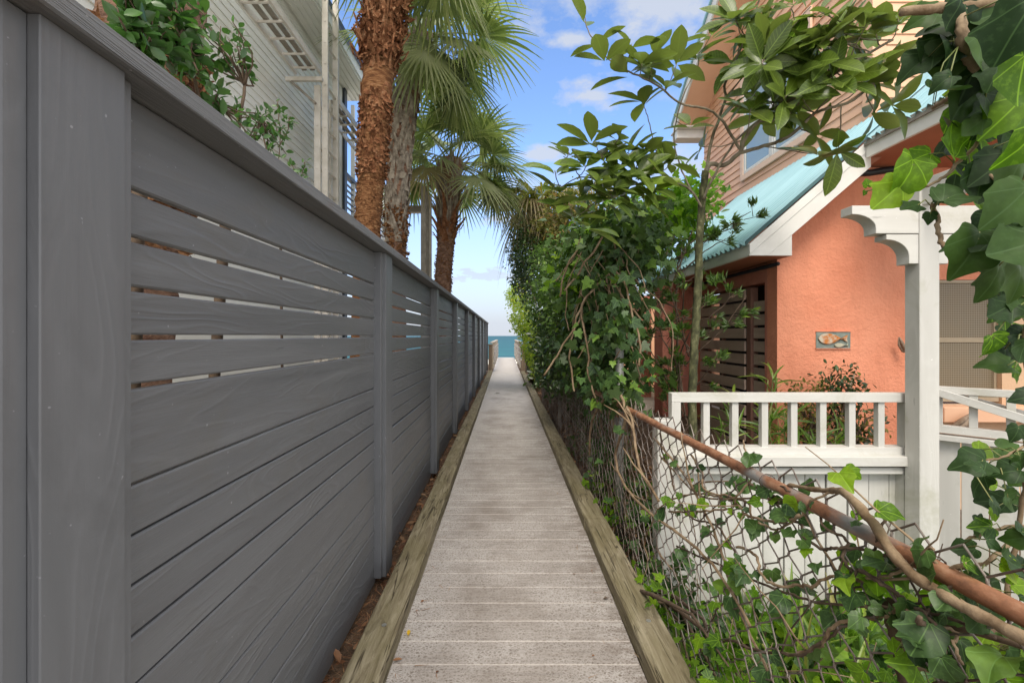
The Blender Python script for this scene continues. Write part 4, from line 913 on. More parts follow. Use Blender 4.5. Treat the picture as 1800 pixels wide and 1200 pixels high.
n = 3000; pos = np.c_[np.random.uniform(2.5,7.5,n), np.random.uniform(-.5,2.7,n), np.random.uniform(-.46,-.36,n)]
lv = Leaves(); lv.add('ivyb1', pos, norm(rnd(n)+[0,0,-.1]), norm(rnd(n)*.6+[-.2,-.3,1]), np.random.uniform(.06,.13,n)); tag(lv.build('ivy_ground_cover', M['l_ivy']), 'ivy spreading over the yard ground in front of the stair railing', 'ground cover', kind='stuff')
# tangle of bare stems
mb = MB()
for k in range(60):
    p = Vector((random.uniform(.84,1.5), random.uniform(.75,2.6), random.uniform(-.45,-.2))); d = Vector((random.uniform(-.6,.4), random.uniform(-1,1), random.uniform(.1,1))).normalized(); q = [p]
    for j in range(7): d = (d+Vector([random.uniform(-.5,.5) for _ in range(3)])*.5+Vector((-.03,0,-.04))).normalized(); q.append(q[-1]+d*random.uniform(.05,.11))
    mb.tube(q, [.0035*(1-.09*j) for j in range(8)], 4)
tag(mb.build('bramble_stems', M['vine'], None, True), 'tangle of thin brown stems low behind the chain link', 'brambles', kind='stuff')

# ------------------------------------------------------------------ palms
def frond(parent, base, dr, plen, Rf, nseg=38, droop=.35, m='l_palm', sag=.35, fold=.22):
    mb = MB(); base = Vector(base); d = Vector(dr).normalized(); pts = [base.copy()]; p = base.copy(); dd = d.copy()
    for k in range(6):
        dd = (dd+Vector((0,0,-sag/6))).normalized(); p = p+dd*plen/6; pts.append(p.copy())
    mb.tube(pts, [.020,.015,.012,.011,.010,.009,.008], 5, mi=1)
    a = dd; side = a.cross(Vector((0,0,1)));
    if side.length < .1: side = Vector((1,0,0))
    side.normalize(); n_ = side.cross(a).normalized(); tw = random.uniform(-.5,.5)
    side, n_ = side*math.cos(tw)+n_*math.sin(tw), n_*math.cos(tw)-side*math.sin(tw)
    span = R(random.uniform(118,135)); dth = 2*span/nseg
    for k in range(nseg):
        th = -span+dth*(k+.5)+random.uniform(-.01,.01); dv = a*math.cos(th)+side*math.sin(th)
        ln = Rf*(.60+.40*math.cos(th/1.7))*random.uniform(.9,1.06); pr = n_.cross(dv).normalized(); b = len(mb.v); jd = random.uniform(.7,1.5)
        FU = .40; ts = [0,.2,.40,.58,.76,.90,1.0]; wh = math.tan(dth/2)*Rf*FU
        for i, t in enumerate(ts):
            wd = wh*(t/FU) if t <= FU else wh*max(.03, (1-t)/(1-FU))**.75
            c = p+dv*ln*t+n_*(-fold*abs(math.sin(th))*t*ln*.6)+Vector((0,0,-droop*jd*max(0,t-.25)**2*ln*1.6))+a*(.12*Rf*(1-abs(th)/span)*t)
            for q, zo in ((-1,.35),(0,0),(1,.35)): mb.v.append(tuple(c+pr*wd*q+n_*wd*zo))
            if i:
                for q in (0,1): mb.f.append((b+(i-1)*3+q, b+(i-1)*3+q+1, b+i*3+q+1, b+i*3+q)); mb.m.append(0)
    return mb.build('frond', [M[m], M['petiole']], parent)
def trunk(parent, pts, rads, m, rough=.02, nr=18, per=26):
    mb = MB(); P_ = wig(pts, 0, per); n = len(P_); rr = np.interp(np.linspace(0, len(rads)-1, n), range(len(rads)), rads)
    for i, p in enumerate(P_):
        d = (P_[min(i+1,n-1)]-P_[max(i-1,0)]).normalized(); u = d.cross(Vector((0,1,0))).normalized(); v = d.cross(u)
        for k in range(nr):
            t = 2*math.pi*k/nr; r_ = rr[i]+rough*(.5*math.sin(5*t+i*1.1)+.5*math.sin(i*.9+k*2.3)+random.uniform(-.6,.6)); mb.v.append(tuple(p+(u*math.cos(t)+v*math.sin(t))*r_))
        if i:
            for k in range(nr): k2 = (k+1) % nr; mb.f.append(((i-1)*nr+k, (i-1)*nr+k2, i*nr+k2, i*nr+k)); mb.m.append(0)
    mb.build('trunk', M[m], parent, True); return P_, rr
def boots(parent, P_, rr, z0, z1, m, step=.012, ln=(.18,.3), wd=.05, split=True, out_=.7, flare=1.0, name='leaf_bases', torn=0, tight=0):
    mb = MB(); n = len(P_); z = z0; ang = 0
    zs = [p.z for p in P_]
    while z < z1:
        i = int(np.interp(z, zs, range(n))); p = P_[i]; r_ = rr[i]*(.96); ang += R(137.5)+random.uniform(-.15,.15)
        o_ = Vector((math.cos(ang), math.sin(ang), 0)); tn = Vector((-o_.y, o_.x, 0)); L_ = random.uniform(*ln)
        for sgn in ((-1,1) if split else (0,)):
            b = len(mb.v); k_ = 5; ww = wd*random.uniform(.75,1.2)*flare
            for j in range(k_):
                t = j/(k_-1); up = L_*t*random.uniform(.92,1.05); ot = out_*(.15*t+.30*t*t)*L_+tight; sd = sgn*(.9*(1-t)+.05)*ww*1.0
                if torn and j > 2: ot += random.uniform(-torn,torn)*.4; up += random.uniform(-torn,torn)
                c = p+o_*(r_+ot)+Vector((0,0,up-.05))+tn*sd; hw = ww*(.62-.42*t)*(1 if sgn else 1.6); th_ = .012*(1-.6*t)
                mb.v += [tuple(c-tn*hw+o_*-.004), tuple(c+o_*th_), tuple(c+tn*hw+o_*-.004), tuple(c-o_*.018)]
                if j:
                    a = b+(j-1)*4; c2 = b+j*4
                    for q in range(4): q2 = (q+1) % 4; mb.f.append((a+q, a+q2, c2+q2, c2+q)); mb.m.append(0)
            mb.f.append((b+(k_-1)*4, b+(k_-1)*4+1, b+(k_-1)*4+2, b+(k_-1)*4+3)); mb.m.append(0)
        z += step
    mb.build(name, M[m], parent)
def flakes(parent, P_, rr, z0, z1, n, m, ln=(.03,.12), name='fibre_husk', outr=.06):
    zs = [p.z for p in P_]; K = n; zz = np.random.uniform(z0, z1, K); an = np.random.rand(K)*6.283
    ps = []; ds = []; ns = []
    for z, a in zip(zz, an):
        i = int(np.interp(z, zs, range(len(P_)))); o_ = np.array([math.cos(a), math.sin(a), 0.]); t_ = np.array([-o_[1], o_[0], 0])
        ps.append(np.array(P_[i])*[1,1,0]+[0,0,z]+o_*(rr[i]*.97+random.uniform(0,outr*.4))); ds.append(o_*random.uniform(.15,.9)+t_*random.uniform(-.9,.9)+np.array([0,0,random.choice([-1,1])*random.uniform(.1,1)])); ns.append(o_+t_*random.uniform(-.3,.3))
    lv = Leaves(); lv.add('small', ps, ds, ns, np.random.uniform(ln[0], ln[1], K), np.random.uniform(.5,1.6,K)); return lv.build(name, M[m], parent, False)
def crown(parent, c, n, plen, Rf, lo=-.6, hi=1.2, azr=(0,360), m='l_palm', drop=.4, dry=0, nseg=36, drm='l_palmdry'):
    for k in range(n):
        az_ = R(azr[0]+(azr[1]-azr[0])*((k*.618034) % 1.0)); e_ = lo+(hi-lo)*((k+.5)/n); 
        d = Vector((math.cos(az_)*math.cos(e_), math.sin(az_)*math.cos(e_), math.sin(e_)))
        isdry = dry and (k < n*dry); frond(parent, Vector(c)+Vector((math.cos(az_)*.08, math.sin(az_)*.08, random.uniform(-.2,.1))), d, plen*random.uniform(.8,1.15), Rf*random.uniform(.85,1.12), nseg, drop*(1.6 if isdry else 1), drm if isdry else m, sag=.5+.4*(e_ < .2))
# red fibrous palm
b0 = P(646, 400, 5.6); palm = thing('palm_tree', 'tall palm with shaggy red brown trunk leaning just behind the fence', 'palm tree', (b0.x-.05, 5.6, -.1), 'sabal palms')
P_, rr = trunk(palm, [(b0.x-.06,5.6,-.1), P(646,410,5.6), P(654,300,5.6), P(660,200,5.6), P(668,100,5.6), P(680,20,5.6), P(692,-60,5.6)], [.18,.155,.158,.172,.19,.20,.20], 'palmfibre', .012)
flakes(palm, P_, rr, 2.4, 3.5, 1100, 'palmfibre', (.012,.045), outr=.006); flakes(palm, P_, rr, 3.3, 4.3, 1100, 'palmhusk', (.02,.09), outr=.03); flakes(palm, P_, rr, 4.7, 6.2, 1500, 'palmhusk', (.03,.15), outr=.09)
boots(palm, P_, rr, 3.35, 4.35, 'palmhusk', .042, (.16,.30), .085, False, .14, 1.1, torn=.05)
boots(palm, P_, rr, 4.6, 5.05, 'palmhusk', .016, (.16,.34), .05, True, 1.2, 1.0, torn=.08)
boots(palm, P_, rr, 5.0, 6.2, 'palmhusk', .013, (.22,.46), .055, True, .9, 1.1, torn=.08)
cc = P(706,-175,5.6); crown(palm, cc, 8, .8, .95, .35, 1.3, drop=.4)
for tx, ty, Y_ in ((840,-60,5.4),(800,-20,6.3),(880,-140,6.0),(560,-60,7.6),(640,-20,7.4),(610,-120,7.2),(760,-30,6.8)): frond(palm, cc, P(tx,ty,Y_)-cc, .85, .95, 34, .3, sag=.4)
# grey cross-hatched palm
palm = thing('palm_tree', 'palm with criss-crossed pale grey leaf bases right behind the red palm', 'palm tree', (-1.6, 7.5, -.1), 'sabal palms')
P_, rr = trunk(palm, [(-1.76,7.5,-.1), P(696,430,7.5), P(700,330,7.5), P(708,230,7.5), P(722,150,7.5), P(742,60,7.5)], [.15,.15,.165,.18,.18,.16], 'palmbrown', .012)
boots(palm, P_, rr, 2.95, 6.3, 'palmboot', .034, (.34,.52), .085, True, .38, 1.0)
flakes(palm, P_, rr, 2.4, 3.5, 900, 'palmfibre', (.03,.10))
cc = P(752, 70, 7.5); crown(palm, cc, 17, .72, .88, -.8, 1.2, (-100, 85), drop=.26, nseg=32); crown(palm, cc, 6, .8, .9, .1, 1.3, (90, 250), drop=.3, nseg=30)
mb = MB()
for k in range(8):
    q = [cc+Vector((.2,-.1,0))]; e_ = P(800+random.uniform(-14,18), 125+random.uniform(-20,20), 7.1); mb.tube([q[0], q[0].lerp(e_,.5)+Vector((0,0,.15)), e_], [.008,.005,.003], 4)
    for j in range(30): c = e_+Vector([random.uniform(-.09,.09) for _ in range(3)]); mb.tube([c-Vector((0,0,.007)), c, c+Vector((0,0,.007))], [.003,.009,.003], 5)
mb.build('fruit_cluster', M['seed'], palm)
# third palm
palm = thing('palm_tree', 'shorter palm with a smooth brown trunk seen whole against the sky', 'palm tree', (-1.25, 9.3, -.1), 'sabal palms')
P_, rr = trunk(palm, [(-1.28,9.3,-.1), P(779,500,9.3), P(783,440,9.3), P(785,400,9.3), P(789,340,9.3), P(795,280,9.3)], [.17,.165,.17,.185,.22,.20], 'palmbrown', .010)
flakes(palm, P_, rr, 1.6, 3.7, 1500, 'palmfibre', (.02,.06), outr=.03)
boots(palm, P_, rr, 3.30, 3.8, 'palmhusk', .022, (.2,.42), .065, False, 1.8, 1.1, torn=.06)
boots(palm, P_, rr, 3.65, 4.7, 'palmboot', .026, (.30,.52), .055, True, 1.0, 1.0)
cc = P(800, 288, 9.3); crown(palm, cc, 28, .80, .82, -.1, 1.35, drop=.22, dry=.06, nseg=30)
for (tx, ty) in ((915,345),(905,270),(870,320),(735,300),(850,240),(930,320)):
    frond(palm, cc, (P(tx,ty,9.3)-cc), .95, .85, 32, .28, 'l_palm', sag=.35)
frond(palm, cc, P(840,370,9.2)-cc, .45, .35, 20, .3, 'l_palmdry', sag=.3)
# palm on the left near the camera
palm = thing('palm_tree', 'stout reddish palm trunk at the top left corner behind the leafy shrub', 'palm tree', (-1.85, 2.5, -.1), 'sabal palms')
P_, rr = trunk(palm, [(-2.2,2.5,-.1), (-2.08,2.5,1.6), (-1.99,2.5,2.3), (-1.93,2.5,3.2), (-1.9,2.5,4.4)], [.23,.24,.24,.24], 'palmbrown', .012)
flakes(palm, P_, rr, 1.8, 2.95, 1500, 'palmfibre', (.03,.10)); boots(palm, P_, rr, 2.0, 2.7, 'palmboot_r', .03, (.15,.3), .05, True, .8)
# dying palm in the hedge on the right
palm = thing('palm_tree', 'small palm with dry tan fronds rising out of the hedge on the right', 'palm tree', (.95, 10, -.05), 'sabal palms')
P_, rr = trunk(palm, [(1.0,10,-.05), P(965,470,10), P(958,400,10), P(950,360,10)], [.13,.12,.14,.15], 'palmbrown', .010)
boots(palm, P_, rr, 3.0, 4.3, 'palmboot_r', .02, (.2,.32), .045, True, 1.2); cc = P(952, 358, 10); crown(palm, cc, 24, .45, .72, -1.0, 1.2, drop=.6, dry=.75, m='l_olive', nseg=26)

# ------------------------------------------------------------------ hedge on the right
t_ = bush('ivy_hedge', 'dense wall of dark ivy hanging over the chain link fence', 'ivy', (1.05,4.0,-.1),
     [(tuple(P(1062,490,4.0)),(.27,.5,.50)), (tuple(P(1095,412,4.1)),(.36,.45,.22)), (tuple(P(1035,600,4.5)),(.28,.6,.50)), (tuple(P(1080,610,3.7)),(.15,.3,.36)), (tuple(P(1025,470,4.8)),(.26,.6,.40)), (tuple(P(1082,540,3.35)),(.13,.2,.36)), (tuple(P(1073,645,3.3)),(.08,.14,.22)), (tuple(P(1118,440,3.5)),(.20,.25,.16)), (tuple(P(1105,690,3.1)),(.10,.15,.06))],
     4700, 'ivy', M['l_ivy'], .076, nstem=22, stemmat='vine', shell=.4, spread=2.3, droop=.9, lump=.5, upb=.2, clump=5)
mb = MB()
for k in range(34):
    p = P(random.uniform(1010,1120), random.uniform(400,560), 3.55+random.uniform(-.25,.25)); q = [p]; d = Vector((random.uniform(-.5,.5), -.2, -.5)).normalized()
    for j in range(random.randint(6,13)): d = (d+Vector((random.uniform(-.6,.6), random.uniform(-.4,.4), random.uniform(-.75,.35)))*.6+Vector((0,0,-.08))).normalized(); q.append(q[-1]+d*random.uniform(.04,.09))
    mb.tube(wig(q, .001, 3), .0042 if k % 3 else .0075, 5)
mb.build('hanging_stem', M['vine'], t_, True)
bush('leafy_vine', 'backlit bright green vine leaves on top of the ivy hedge', 'vine', (1.2,4.7,.1),
     [(tuple(P(1160,385,4.5)),(.50,.5,.18)), (tuple(P(1060,440,4.6)),(.35,.4,.22)), (tuple(P(1210,350,4.4)),(.25,.4,.15)), (tuple(P(1030,500,4.4)),(.2,.3,.2))], 1300, 'ivy', M['l_ivyb'], .08, nstem=4, spread=2.2, stemmat='vine')
bush('green_shrub', 'fresh mid green shrub between the ivy hedge and the dark glossy shrub', 'shrub', (.95,6.2,0),
     [(tuple(P(985,480,6.2)),(.42,.7,.5)), (tuple(P(1020,540,5.6)),(.4,.6,.5)), (tuple(P(960,540,7)),(.3,.6,.5))], 5200, 'ell', M['l_mid'], .06, nstem=16)
bush('glossy_shrub', 'dark glossy leaved shrub leaning over the far chain link fence', 'shrub', (1.0,7.6,0),
     [(tuple(P(985,620,6.4)),(.40,.9,.55)), (tuple(P(985,585,7.8)),(.38,1.1,.75)), (tuple(P(937,480,9.3)),(.38,.9,.62)), (tuple(P(922,445,9.6)),(.32,.7,.7)), (tuple(P(1030,650,5.2)),(.3,.6,.42)), (tuple(P(975,640,8.6)),(.25,1.0,.5))],
     12000, 'ell', M['l_dark'], .075, nstem=30, shell=.45, lump=.3, spread=1.9)
bush('olive_bush', 'olive and gold leaved bush behind the magnolia leaves', 'shrub', (1.4,9.0,.1),
     [(tuple(P(1000,390,9)),(.65,.8,.6)), (tuple(P(1045,360,9)),(.6,.8,.5)), (tuple(P(965,430,9.6)),(.4,.6,.6))], 5200, 'ell', M['l_olive'], .085, nstem=20)
bush('yellow_shrub', 'bright yellow green shrub at the far end of the hedge', 'shrub', (.75,12.6,0),
     [(tuple(P(918,560,12.6)),(.28,.9,.5)), (tuple(P(936,600,12.2)),(.28,.9,.5)), (tuple(P(946,640,11.8)),(.20,.8,.4)), (tuple(P(908,520,13.5)),(.3,.6,.35))], 5200, 'ell', M['l_yel'], .075, nstem=18)
bush('far_shrub', 'hazy olive shrub overhanging the right handrail by the beach', 'shrub', (1.2,16.5,0),
     [(tuple(P(940,560,16)),(.55,1.2,1.0)), (tuple(P(915,505,16.5)),(.30,.8,.6)), (tuple(P(945,610,17)),(.35,1.5,.6))], 2600, 'ell', M['l_olive'], .10, nstem=12)
bush('hedge_filler', 'dark brush filling the hedge between the ivy and the coral house', 'shrub', (1.2,6.4,.1),
     [(tuple(P(1035,570,6.6)),(.36,.9,1.0)), (tuple(P(1100,430,6.2)),(.42,.7,.40)), (tuple(P(1010,600,8)),(.6,1.2,.9)), (tuple(P(1180,400,5.6)),(.35,.5,.4))], 5600, 'ell', M['l_dark'], .09, nstem=24, shell=.3)
bush('undergrowth', 'dark green undergrowth pressed against the chain link below the hedge', 'undergrowth', (.95,3.6,-.1),
     [((.95,3.0,.05),(.14,.35,.35)), ((.96,4.0,.2),(.16,.6,.35)), ((.98,5.2,.2),(.18,.8,.4)), ((.93,2.5,-.1),(.09,.25,.3))], 1500, 'ivy', M['l_ivy'], .065, nstem=20, stemmat='vine', shell=.3)
bush('roadside_weeds', 'low light green weeds at the foot of the chain link near the kerb', 'weeds', (.76,2.6,-.1),
     [((.745,2.2,-.0),(.03,.5,.12)), ((.75,3.4,.05),(.03,.7,.15)), ((.77,1.4,.1),(.04,.35,.2))], 330, 'ivy', M['l_ivyb'], .05, nstem=8)
# feathery shrub by the magnolia trunk
t = thing('feathery_shrub', 'thin branched shrub with needle tufts beside the magnolia trunk', 'shrub', tuple(P(1200,760,3.9)))
mb = MB(); lv = Leaves(); base = P(1196,745,3.9)
tips = [(1290,517,3.5),(1262,505,3.6),(1312,520,3.5),(1225,540,3.5),(1165,470,3.7),(1145,540,3.8),(1130,590,3.9),(1180,590,3.8),(1160,640,3.9),(1190,560,3.7),(1205,620,3.8),(1140,500,3.8),(1205,480,3.6),(1300,395,3.6),(1275,420,3.6),(1320,372,3.6),(1180,680,3.9),(1110,470,3.9),(1200,430,3.7),(1262,620,3.6)]
for tx, ty, tY in tips:
    e_ = P(tx, ty, tY); s0 = P(1196+random.uniform(-15,15), min(740, ty+random.uniform(60,150)), 3.85); st_ = base if tips.index((tx,ty,tY)) % 5 == 0 else s0+Vector((random.uniform(-.02,.02),0,-.03)); q = wig([st_, s0, s0.lerp(e_,.6)+Vector((0,0,random.uniform(-.08,.03))), e_], .006, 4)
    mb.tube(q, [.010-.008*i/len(q) for i in range(len(q))], 5)
    for j in range(5):
        c = q[-1-random.randint(0,5)]+Vector([random.uniform(-.05,.05) for _ in range(3)]); c2 = c+Vector((random.uniform(-.10,.10), random.uniform(-.08,.08), random.uniform(-.02,.09))); mb.tube([c, c2], [.003,.002], 4)
        k = 34; d0 = np.array((c2-c).normalized()); lv.add('small', np.array(c2)+np.random.normal(0,.012,(k,3)), norm(rnd(k)*.8+d0+[0,0,.3]), rnd(k), np.random.uniform(.04,.08,k), np.full(k,.42))
mb.build('stem', M['twig'], t, True); lv.build('foliage', M['l_mid'], t)

# ------------------------------------------------------------------ magnolia
mag = thing('magnolia_tree', 'slender magnolia with mossy trunk and large leathery leaves arching over the yard', 'tree', tuple(P(1218,800,3.4)))
mb = MB(); tr = wig([P(1219,900,3.4), P(1219,790,3.4), P(1217,700,3.4), P(1221,600,3.4), P(1227,500,3.4), P(1229,430,3.38), P(1233,370,3.35), P(1240,300,3.3)], .0025, 8)
mb.tube(tr, [.034-.010*i/len(tr)+.0015*math.sin(i*2.1) for i in range(len(tr))], 12); mb.build('trunk', M['moss'], mag, True)
BR = [
 ([(1240,304,3.3),(1250,288,3.27),(1273,290,3.22),(1299,269,3.15),(1307,250,3.1),(1320,227,3.05),(1353,199,3.0),(1381,180,2.95),(1427,154,2.85),(1500,110,2.75),(1570,70,2.65)], .017,.007),
 ([(1299,269,3.15),(1343,257,3.1),(1390,238,3.0),(1427,203,2.95),(1450,192,2.9),(1500,176,2.85),(1560,125,2.8),(1650,66,2.7)], .013,.006),
 ([(1301,262,3.13),(1283,234,3.12),(1266,208,3.1),(1243,192,3.05),(1215,187,3.0),(1192,180,2.98),(1150,147,2.9),(1105,126,2.85),(1069,103,2.8),(1050,80,2.8),(1033,53,2.8),(1028,30,2.8)], .010,.0025),
 ([(1242,295,3.3),(1250,250,3.3),(1266,203,3.3),(1276,171,3.28),(1273,152,3.25),(1285,122,3.22),(1301,89,3.2),(1311,63,3.2),(1330,15,3.2),(1345,-50,3.1)], .012,.005),
 ([(1233,365,3.33),(1215,335,3.3),(1190,322,3.25),(1150,318,3.2),(1105,325,3.15),(1060,318,3.1),(1020,312,3.1),(985,330,3.05)], .009,.003),
 ([(1236,350,3.3),(1260,300,3.2),(1300,240,3.2),(1350,205,3.3),(1400,160,3.3),(1460,100,3.3),(1530,50,3.3)], .009,.004),
 ([(1190,322,3.25),(1158,294,3.2),(1153,267,3.15),(1142,219,3.1),(1133,189,3.1),(1130,175,3.1)], .005,.002),
 ([(1215,335,3.3),(1195,290,3.3),(1185,240,3.3),(1200,170,3.2),(1226,120,3.2),(1228,95,3.2)], .006,.003),
 ([(1390,238,3.0),(1440,190,2.9),(1480,140,2.8),(1500,90,2.75),(1530,30,2.7)], .006,.003),
 ([(1060,318,3.1),(1065,290,3.1),(1050,262,3.05),(1045,250,3.05)], .004,.002), ([(1105,325,3.15),(1120,290,3.1),(1130,262,3.1)], .004,.002),
 ([(1020,312,3.1),(1005,290,3.1),(990,275,3.1)], .004,.002),
 ([(1343,257,3.1),(1370,262,3.0),(1420,270,2.95),(1440,268,2.9)], .004,.002),
 ([(1276,171,3.28),(1310,130,3.2),(1340,90,3.1),(1370,50,3.05),(1395,10,3.0)], .006,.003),
 ([(1353,199,3.0),(1366,160,2.95),(1352,120,2.9),(1345,80,2.9)], .005,.003),
 ([(1060,318,3.1),(1050,350,3.0),(1030,370,3.0),(1005,385,3.0)], .004,.002)]
mb = MB(); nodes = []
for pts, r0, r1 in BR:
    q = wig([P(*p) for p in pts], .003, 5); mb.tube(q, [r0+(r1-r0)*i/len(q) for i in range(len(q))], 8); nodes.append(q)
W = []   # whorls (tip, axis)
def whorl(c, ax, n, size, spreadv=1.0):
    ax = Vector(ax).normalized(); u = ax.cross(Vector((.3,1,.2))).normalized(); v = ax.cross(u); ps, ds, ns, ss = [], [], [], []; a0 = random.uniform(0,6.28)
    for k in range(n):
        a = a0+6.283*k/n+random.uniform(-.3,.3); rad = u*math.cos(a)+v*math.sin(a); el_ = random.uniform(.1,.8); d = (rad*spreadv+ax*el_+Vector((0,0,-.12))).normalized()
        ps.append(tuple(Vector(c)-ax*random.uniform(0,.04)+d*.012)); ds.append(tuple(d)); ns.append(tuple(ax*1.0-rad*el_*.8+Vector([random.uniform(-.35,.35) for _ in range(3)]))); ss.append(size*random.uniform(.7,1.15))
    W.append((ps, ds, ns, ss))
ends = [(1040,250,3.05,7),(1000,268,3.1,6),(1130,258,3.1,7),(1102,268,3.1,6),(985,330,3.05,7),(1010,382,3.0,7),(1062,330,3.0,6),(1100,335,3.1,5),(1130,178,3.1,6),(1228,98,3.2,8),(1028,32,2.8,2),(1064,98,2.8,5),(1052,76,2.8,2),
 (1110,78,2.85,4),(1128,112,2.85,7),(1150,95,2.9,6),(1170,150,2.95,5),(1190,110,2.95,6),(1105,128,2.85,4),(1440,268,2.9,6),(1395,5,3.0,7),(1345,76,2.9,7),(1180,285,3.2,4),(1150,300,3.2,5),(1215,215,3.2,4),(1070,350,3.0,5),(1120,320,3.0,5),(1140,350,3.1,6),(1160,280,3.15,4),(1022,345,3.0,5),(975,300,3.0,6),(1030,290,3.0,6),(1060,275,3.0,6),(1085,300,3.0,6),(1045,320,2.95,6),(1000,355,2.95,6),(1035,395,2.95,6),(1085,345,2.95,6),(1125,300,3.0,6),(1150,330,3.0,6),(1165,310,3.0,5),(1090,240,3.05,5),(1520,45,2.7,7),(1555,110,2.75,7),(1490,140,2.7,7),(1460,60,2.7,7),(1420,90,2.8,7),(1290,30,3.1,7),(1250,60,3.1,6),(1310,110,3.1,6),(1440,20,2.7,7),(1580,30,2.6,7)]
for px, py, Y, n in ends:
    c = P(px, py, Y); near = min((q for Q in nodes for q in Q), key=lambda q: (q-c).length); dv = c-near
    if dv.length > .03: mb.tube(wig([near, near.lerp(c,.5)+Vector((0,0,-.02)), c], .003, 3), .0032, 5)
    whorl(c, (dv.normalized() if dv.length > .03 else Vector((0,0,1)))*.4+Vector((random.uniform(-.3,.3), random.uniform(-.5,.1), .8)), n, .225)
for k in range(42):
    q = random.choice(nodes[:2]+nodes[:2]+nodes[3:4]+nodes[5:6]+nodes[8:9]+nodes[13:15]); s0 = q[random.randint(len(q)//3, len(q)-1)]
    d = Vector((random.uniform(-1,1), random.uniform(-.8,.8), random.uniform(-.5,1))).normalized(); c = s0+d*random.uniform(.10,.30)
    mb.tube(wig([s0, s0.lerp(c,.5)+Vector((0,0,-.02)), c], .004, 3), [.004]*4+[.003]*3, 5)
    whorl(c, d+Vector((0,-.5,.35)), random.randint(4,7), .235)
mb.build('branch', M['bark'], mag, True)
lv = Leaves()
for ps, ds, ns, ss in W: lv.add('oval', ps, ds, ns, ss)
lv.build('foliage', M['l_mag'], mag)

# ------------------------------------------------------------------ foreground ivy, right side
def scr(Y, ang, tilt=0): # direction in the frontal plane
    return Vector((math.cos(R(ang)), tilt, math.sin(R(ang))))
def leafset(name, label, items, stems, m, petr=.0012, group=None):
    t = thing(name, label, 'ivy', tuple(P(*stems[0][0][0])), group)
    mb = MB()
    for pts, r0, r1 in stems: q = wig([P(*p) for p in pts], .002, 6); mb.tube(q, [r0+(r1-r0)*i/len(q) for i in range(len(q))], 8)
    allp = list(mb.v)
    lv = Leaves()
    for i, (px, py, Y, s_, ang, tl, ny, mi) in enumerate(items):
        c = P(px, py, Y); d = scr(Y, ang, tl); nr = Vector((random.uniform(-.45,.45), -1 if ny > 0 else 1, .5*ny+random.uniform(-.3,.5))); b = c-d.normalized()*s_*.42
        lv.add('ivyb%d' % (i % 4), [tuple(b)], [tuple(d)], [tuple(nr)], [s_*.80], mi=mi)
        near = min(allp[::7], key=lambda q: (Vector(q)-b).length); near = Vector(near)
        if (near-b).length < .16: mb.tube([near, near.lerp(b,.5)+Vector((0,0,.01)), b+d.normalized()*s_*.1], petr, 4, mi=1)
    mb.build('stem', [M['vine'], M['petiole']], t, True); lv.build('foliage', m, t); return t
IM = [M['l_ivyn'], M['l_ivyb']]
items = [(1590,320,.85,.105,250,.1,1,1),(1560,345,.86,.085,225,.1,1,1),(1612,278,.86,.07,200,0,1,1),(1668,245,.85,.085,100,0,1,1),(1700,262,.9,.08,330,.1,1,1),(1524,320,.9,.022,100,0,1,1),(1520,340,.9,.014,250,0,1,1),(1720,365,.9,.07,300,.1,1,1),
 (1690,340,.80,.085,20,.1,1,0),(1600,363,.84,.045,190,0,1,0),(1634,385,.84,.03,260,0,1,0),(1648,340,.84,.045,100,0,1,0),
 (1700,455,.75,.105,250,.2,1,0),(1742,500,.78,.10,265,.3,1,0),(1695,425,.76,.09,190,.5,1,0),(1775,440,.7,.10,200,.3,1,0),(1730,400,.8,.08,210,.4,1,0),(1790,500,.72,.09,280,.2,1,0),(1765,370,.7,.10,230,.2,1,0),
 (1632,100,.86,.095,240,.1,1,0),(1606,118,.86,.085,215,.3,1,0),(1668,110,.84,.10,270,.1,1,0),(1705,140,.84,.12,250,.1,1,0),(1685,190,.86,.10,240,.2,1,0),(1745,110,.8,.12,300,.1,1,0),(1780,60,.7,.12,250,.4,1,0),(1760,210,.8,.11,230,.2,1,1),(1790,150,.75,.10,270,.2,1,1),(1795,260,.7,.10,240,.3,1,1),
 (1650,50,.84,.09,180,.3,1,0),(1700,40,.8,.10,300,.3,1,0),(1740,30,.8,.10,200,.3,1,0),(1618,34,.84,.07,200,.3,1,0),(1780,310,.75,.11,260,.2,1,0),(1740,300,.8,.10,220,.1,1,0),(1720,330,.82,.09,260,.1,1,0),
 (1760,555,.85,.055,200,.2,1,0),(1790,530,.8,.05,100,.2,1,0),(1775,590,.85,.055,190,.2,1,0),(1795,620,.8,.05,260,.2,1,0),(1745,640,.85,.065,175,.4,1,0),(1790,655,.85,.05,330,.3,1,1),(1795,700,.8,.05,200,.3,1,0)]
for k in range(100):
    px = random.uniform(1650,1860); py = random.uniform(-60, 330); 
    if (px-1650)*1.1+ (330-py)*.8 < 130: continue
    items.append((px, py, random.uniform(.78,1.0), random.uniform(.045,.09), random.uniform(190,350), random.uniform(-.4,.5), 1, 0 if random.random() < .86 else 1))
for k in range(30): items.append((random.uniform(1735,1860), random.uniform(330,640), random.uniform(.8,.95), random.uniform(.04,.075), random.uniform(190,350), random.uniform(-.3,.5), 1, 0 if random.random() < .8 else 1))
def ovals(t, n, rg, m):
    lv = Leaves(); ps = np.array([tuple(P(random.uniform(rg[0],rg[1]), random.uniform(rg[2],rg[3]), random.uniform(.85,1.15))) for _ in range(n)]); lv.add('ell', ps, norm(rnd(n)+[-.2,0,-.5]), norm(rnd(n)*.6+[0,-.8,.3]), np.random.uniform(.035,.07,n), np.full(n,1.25)); lv.build('foliage', m, t)
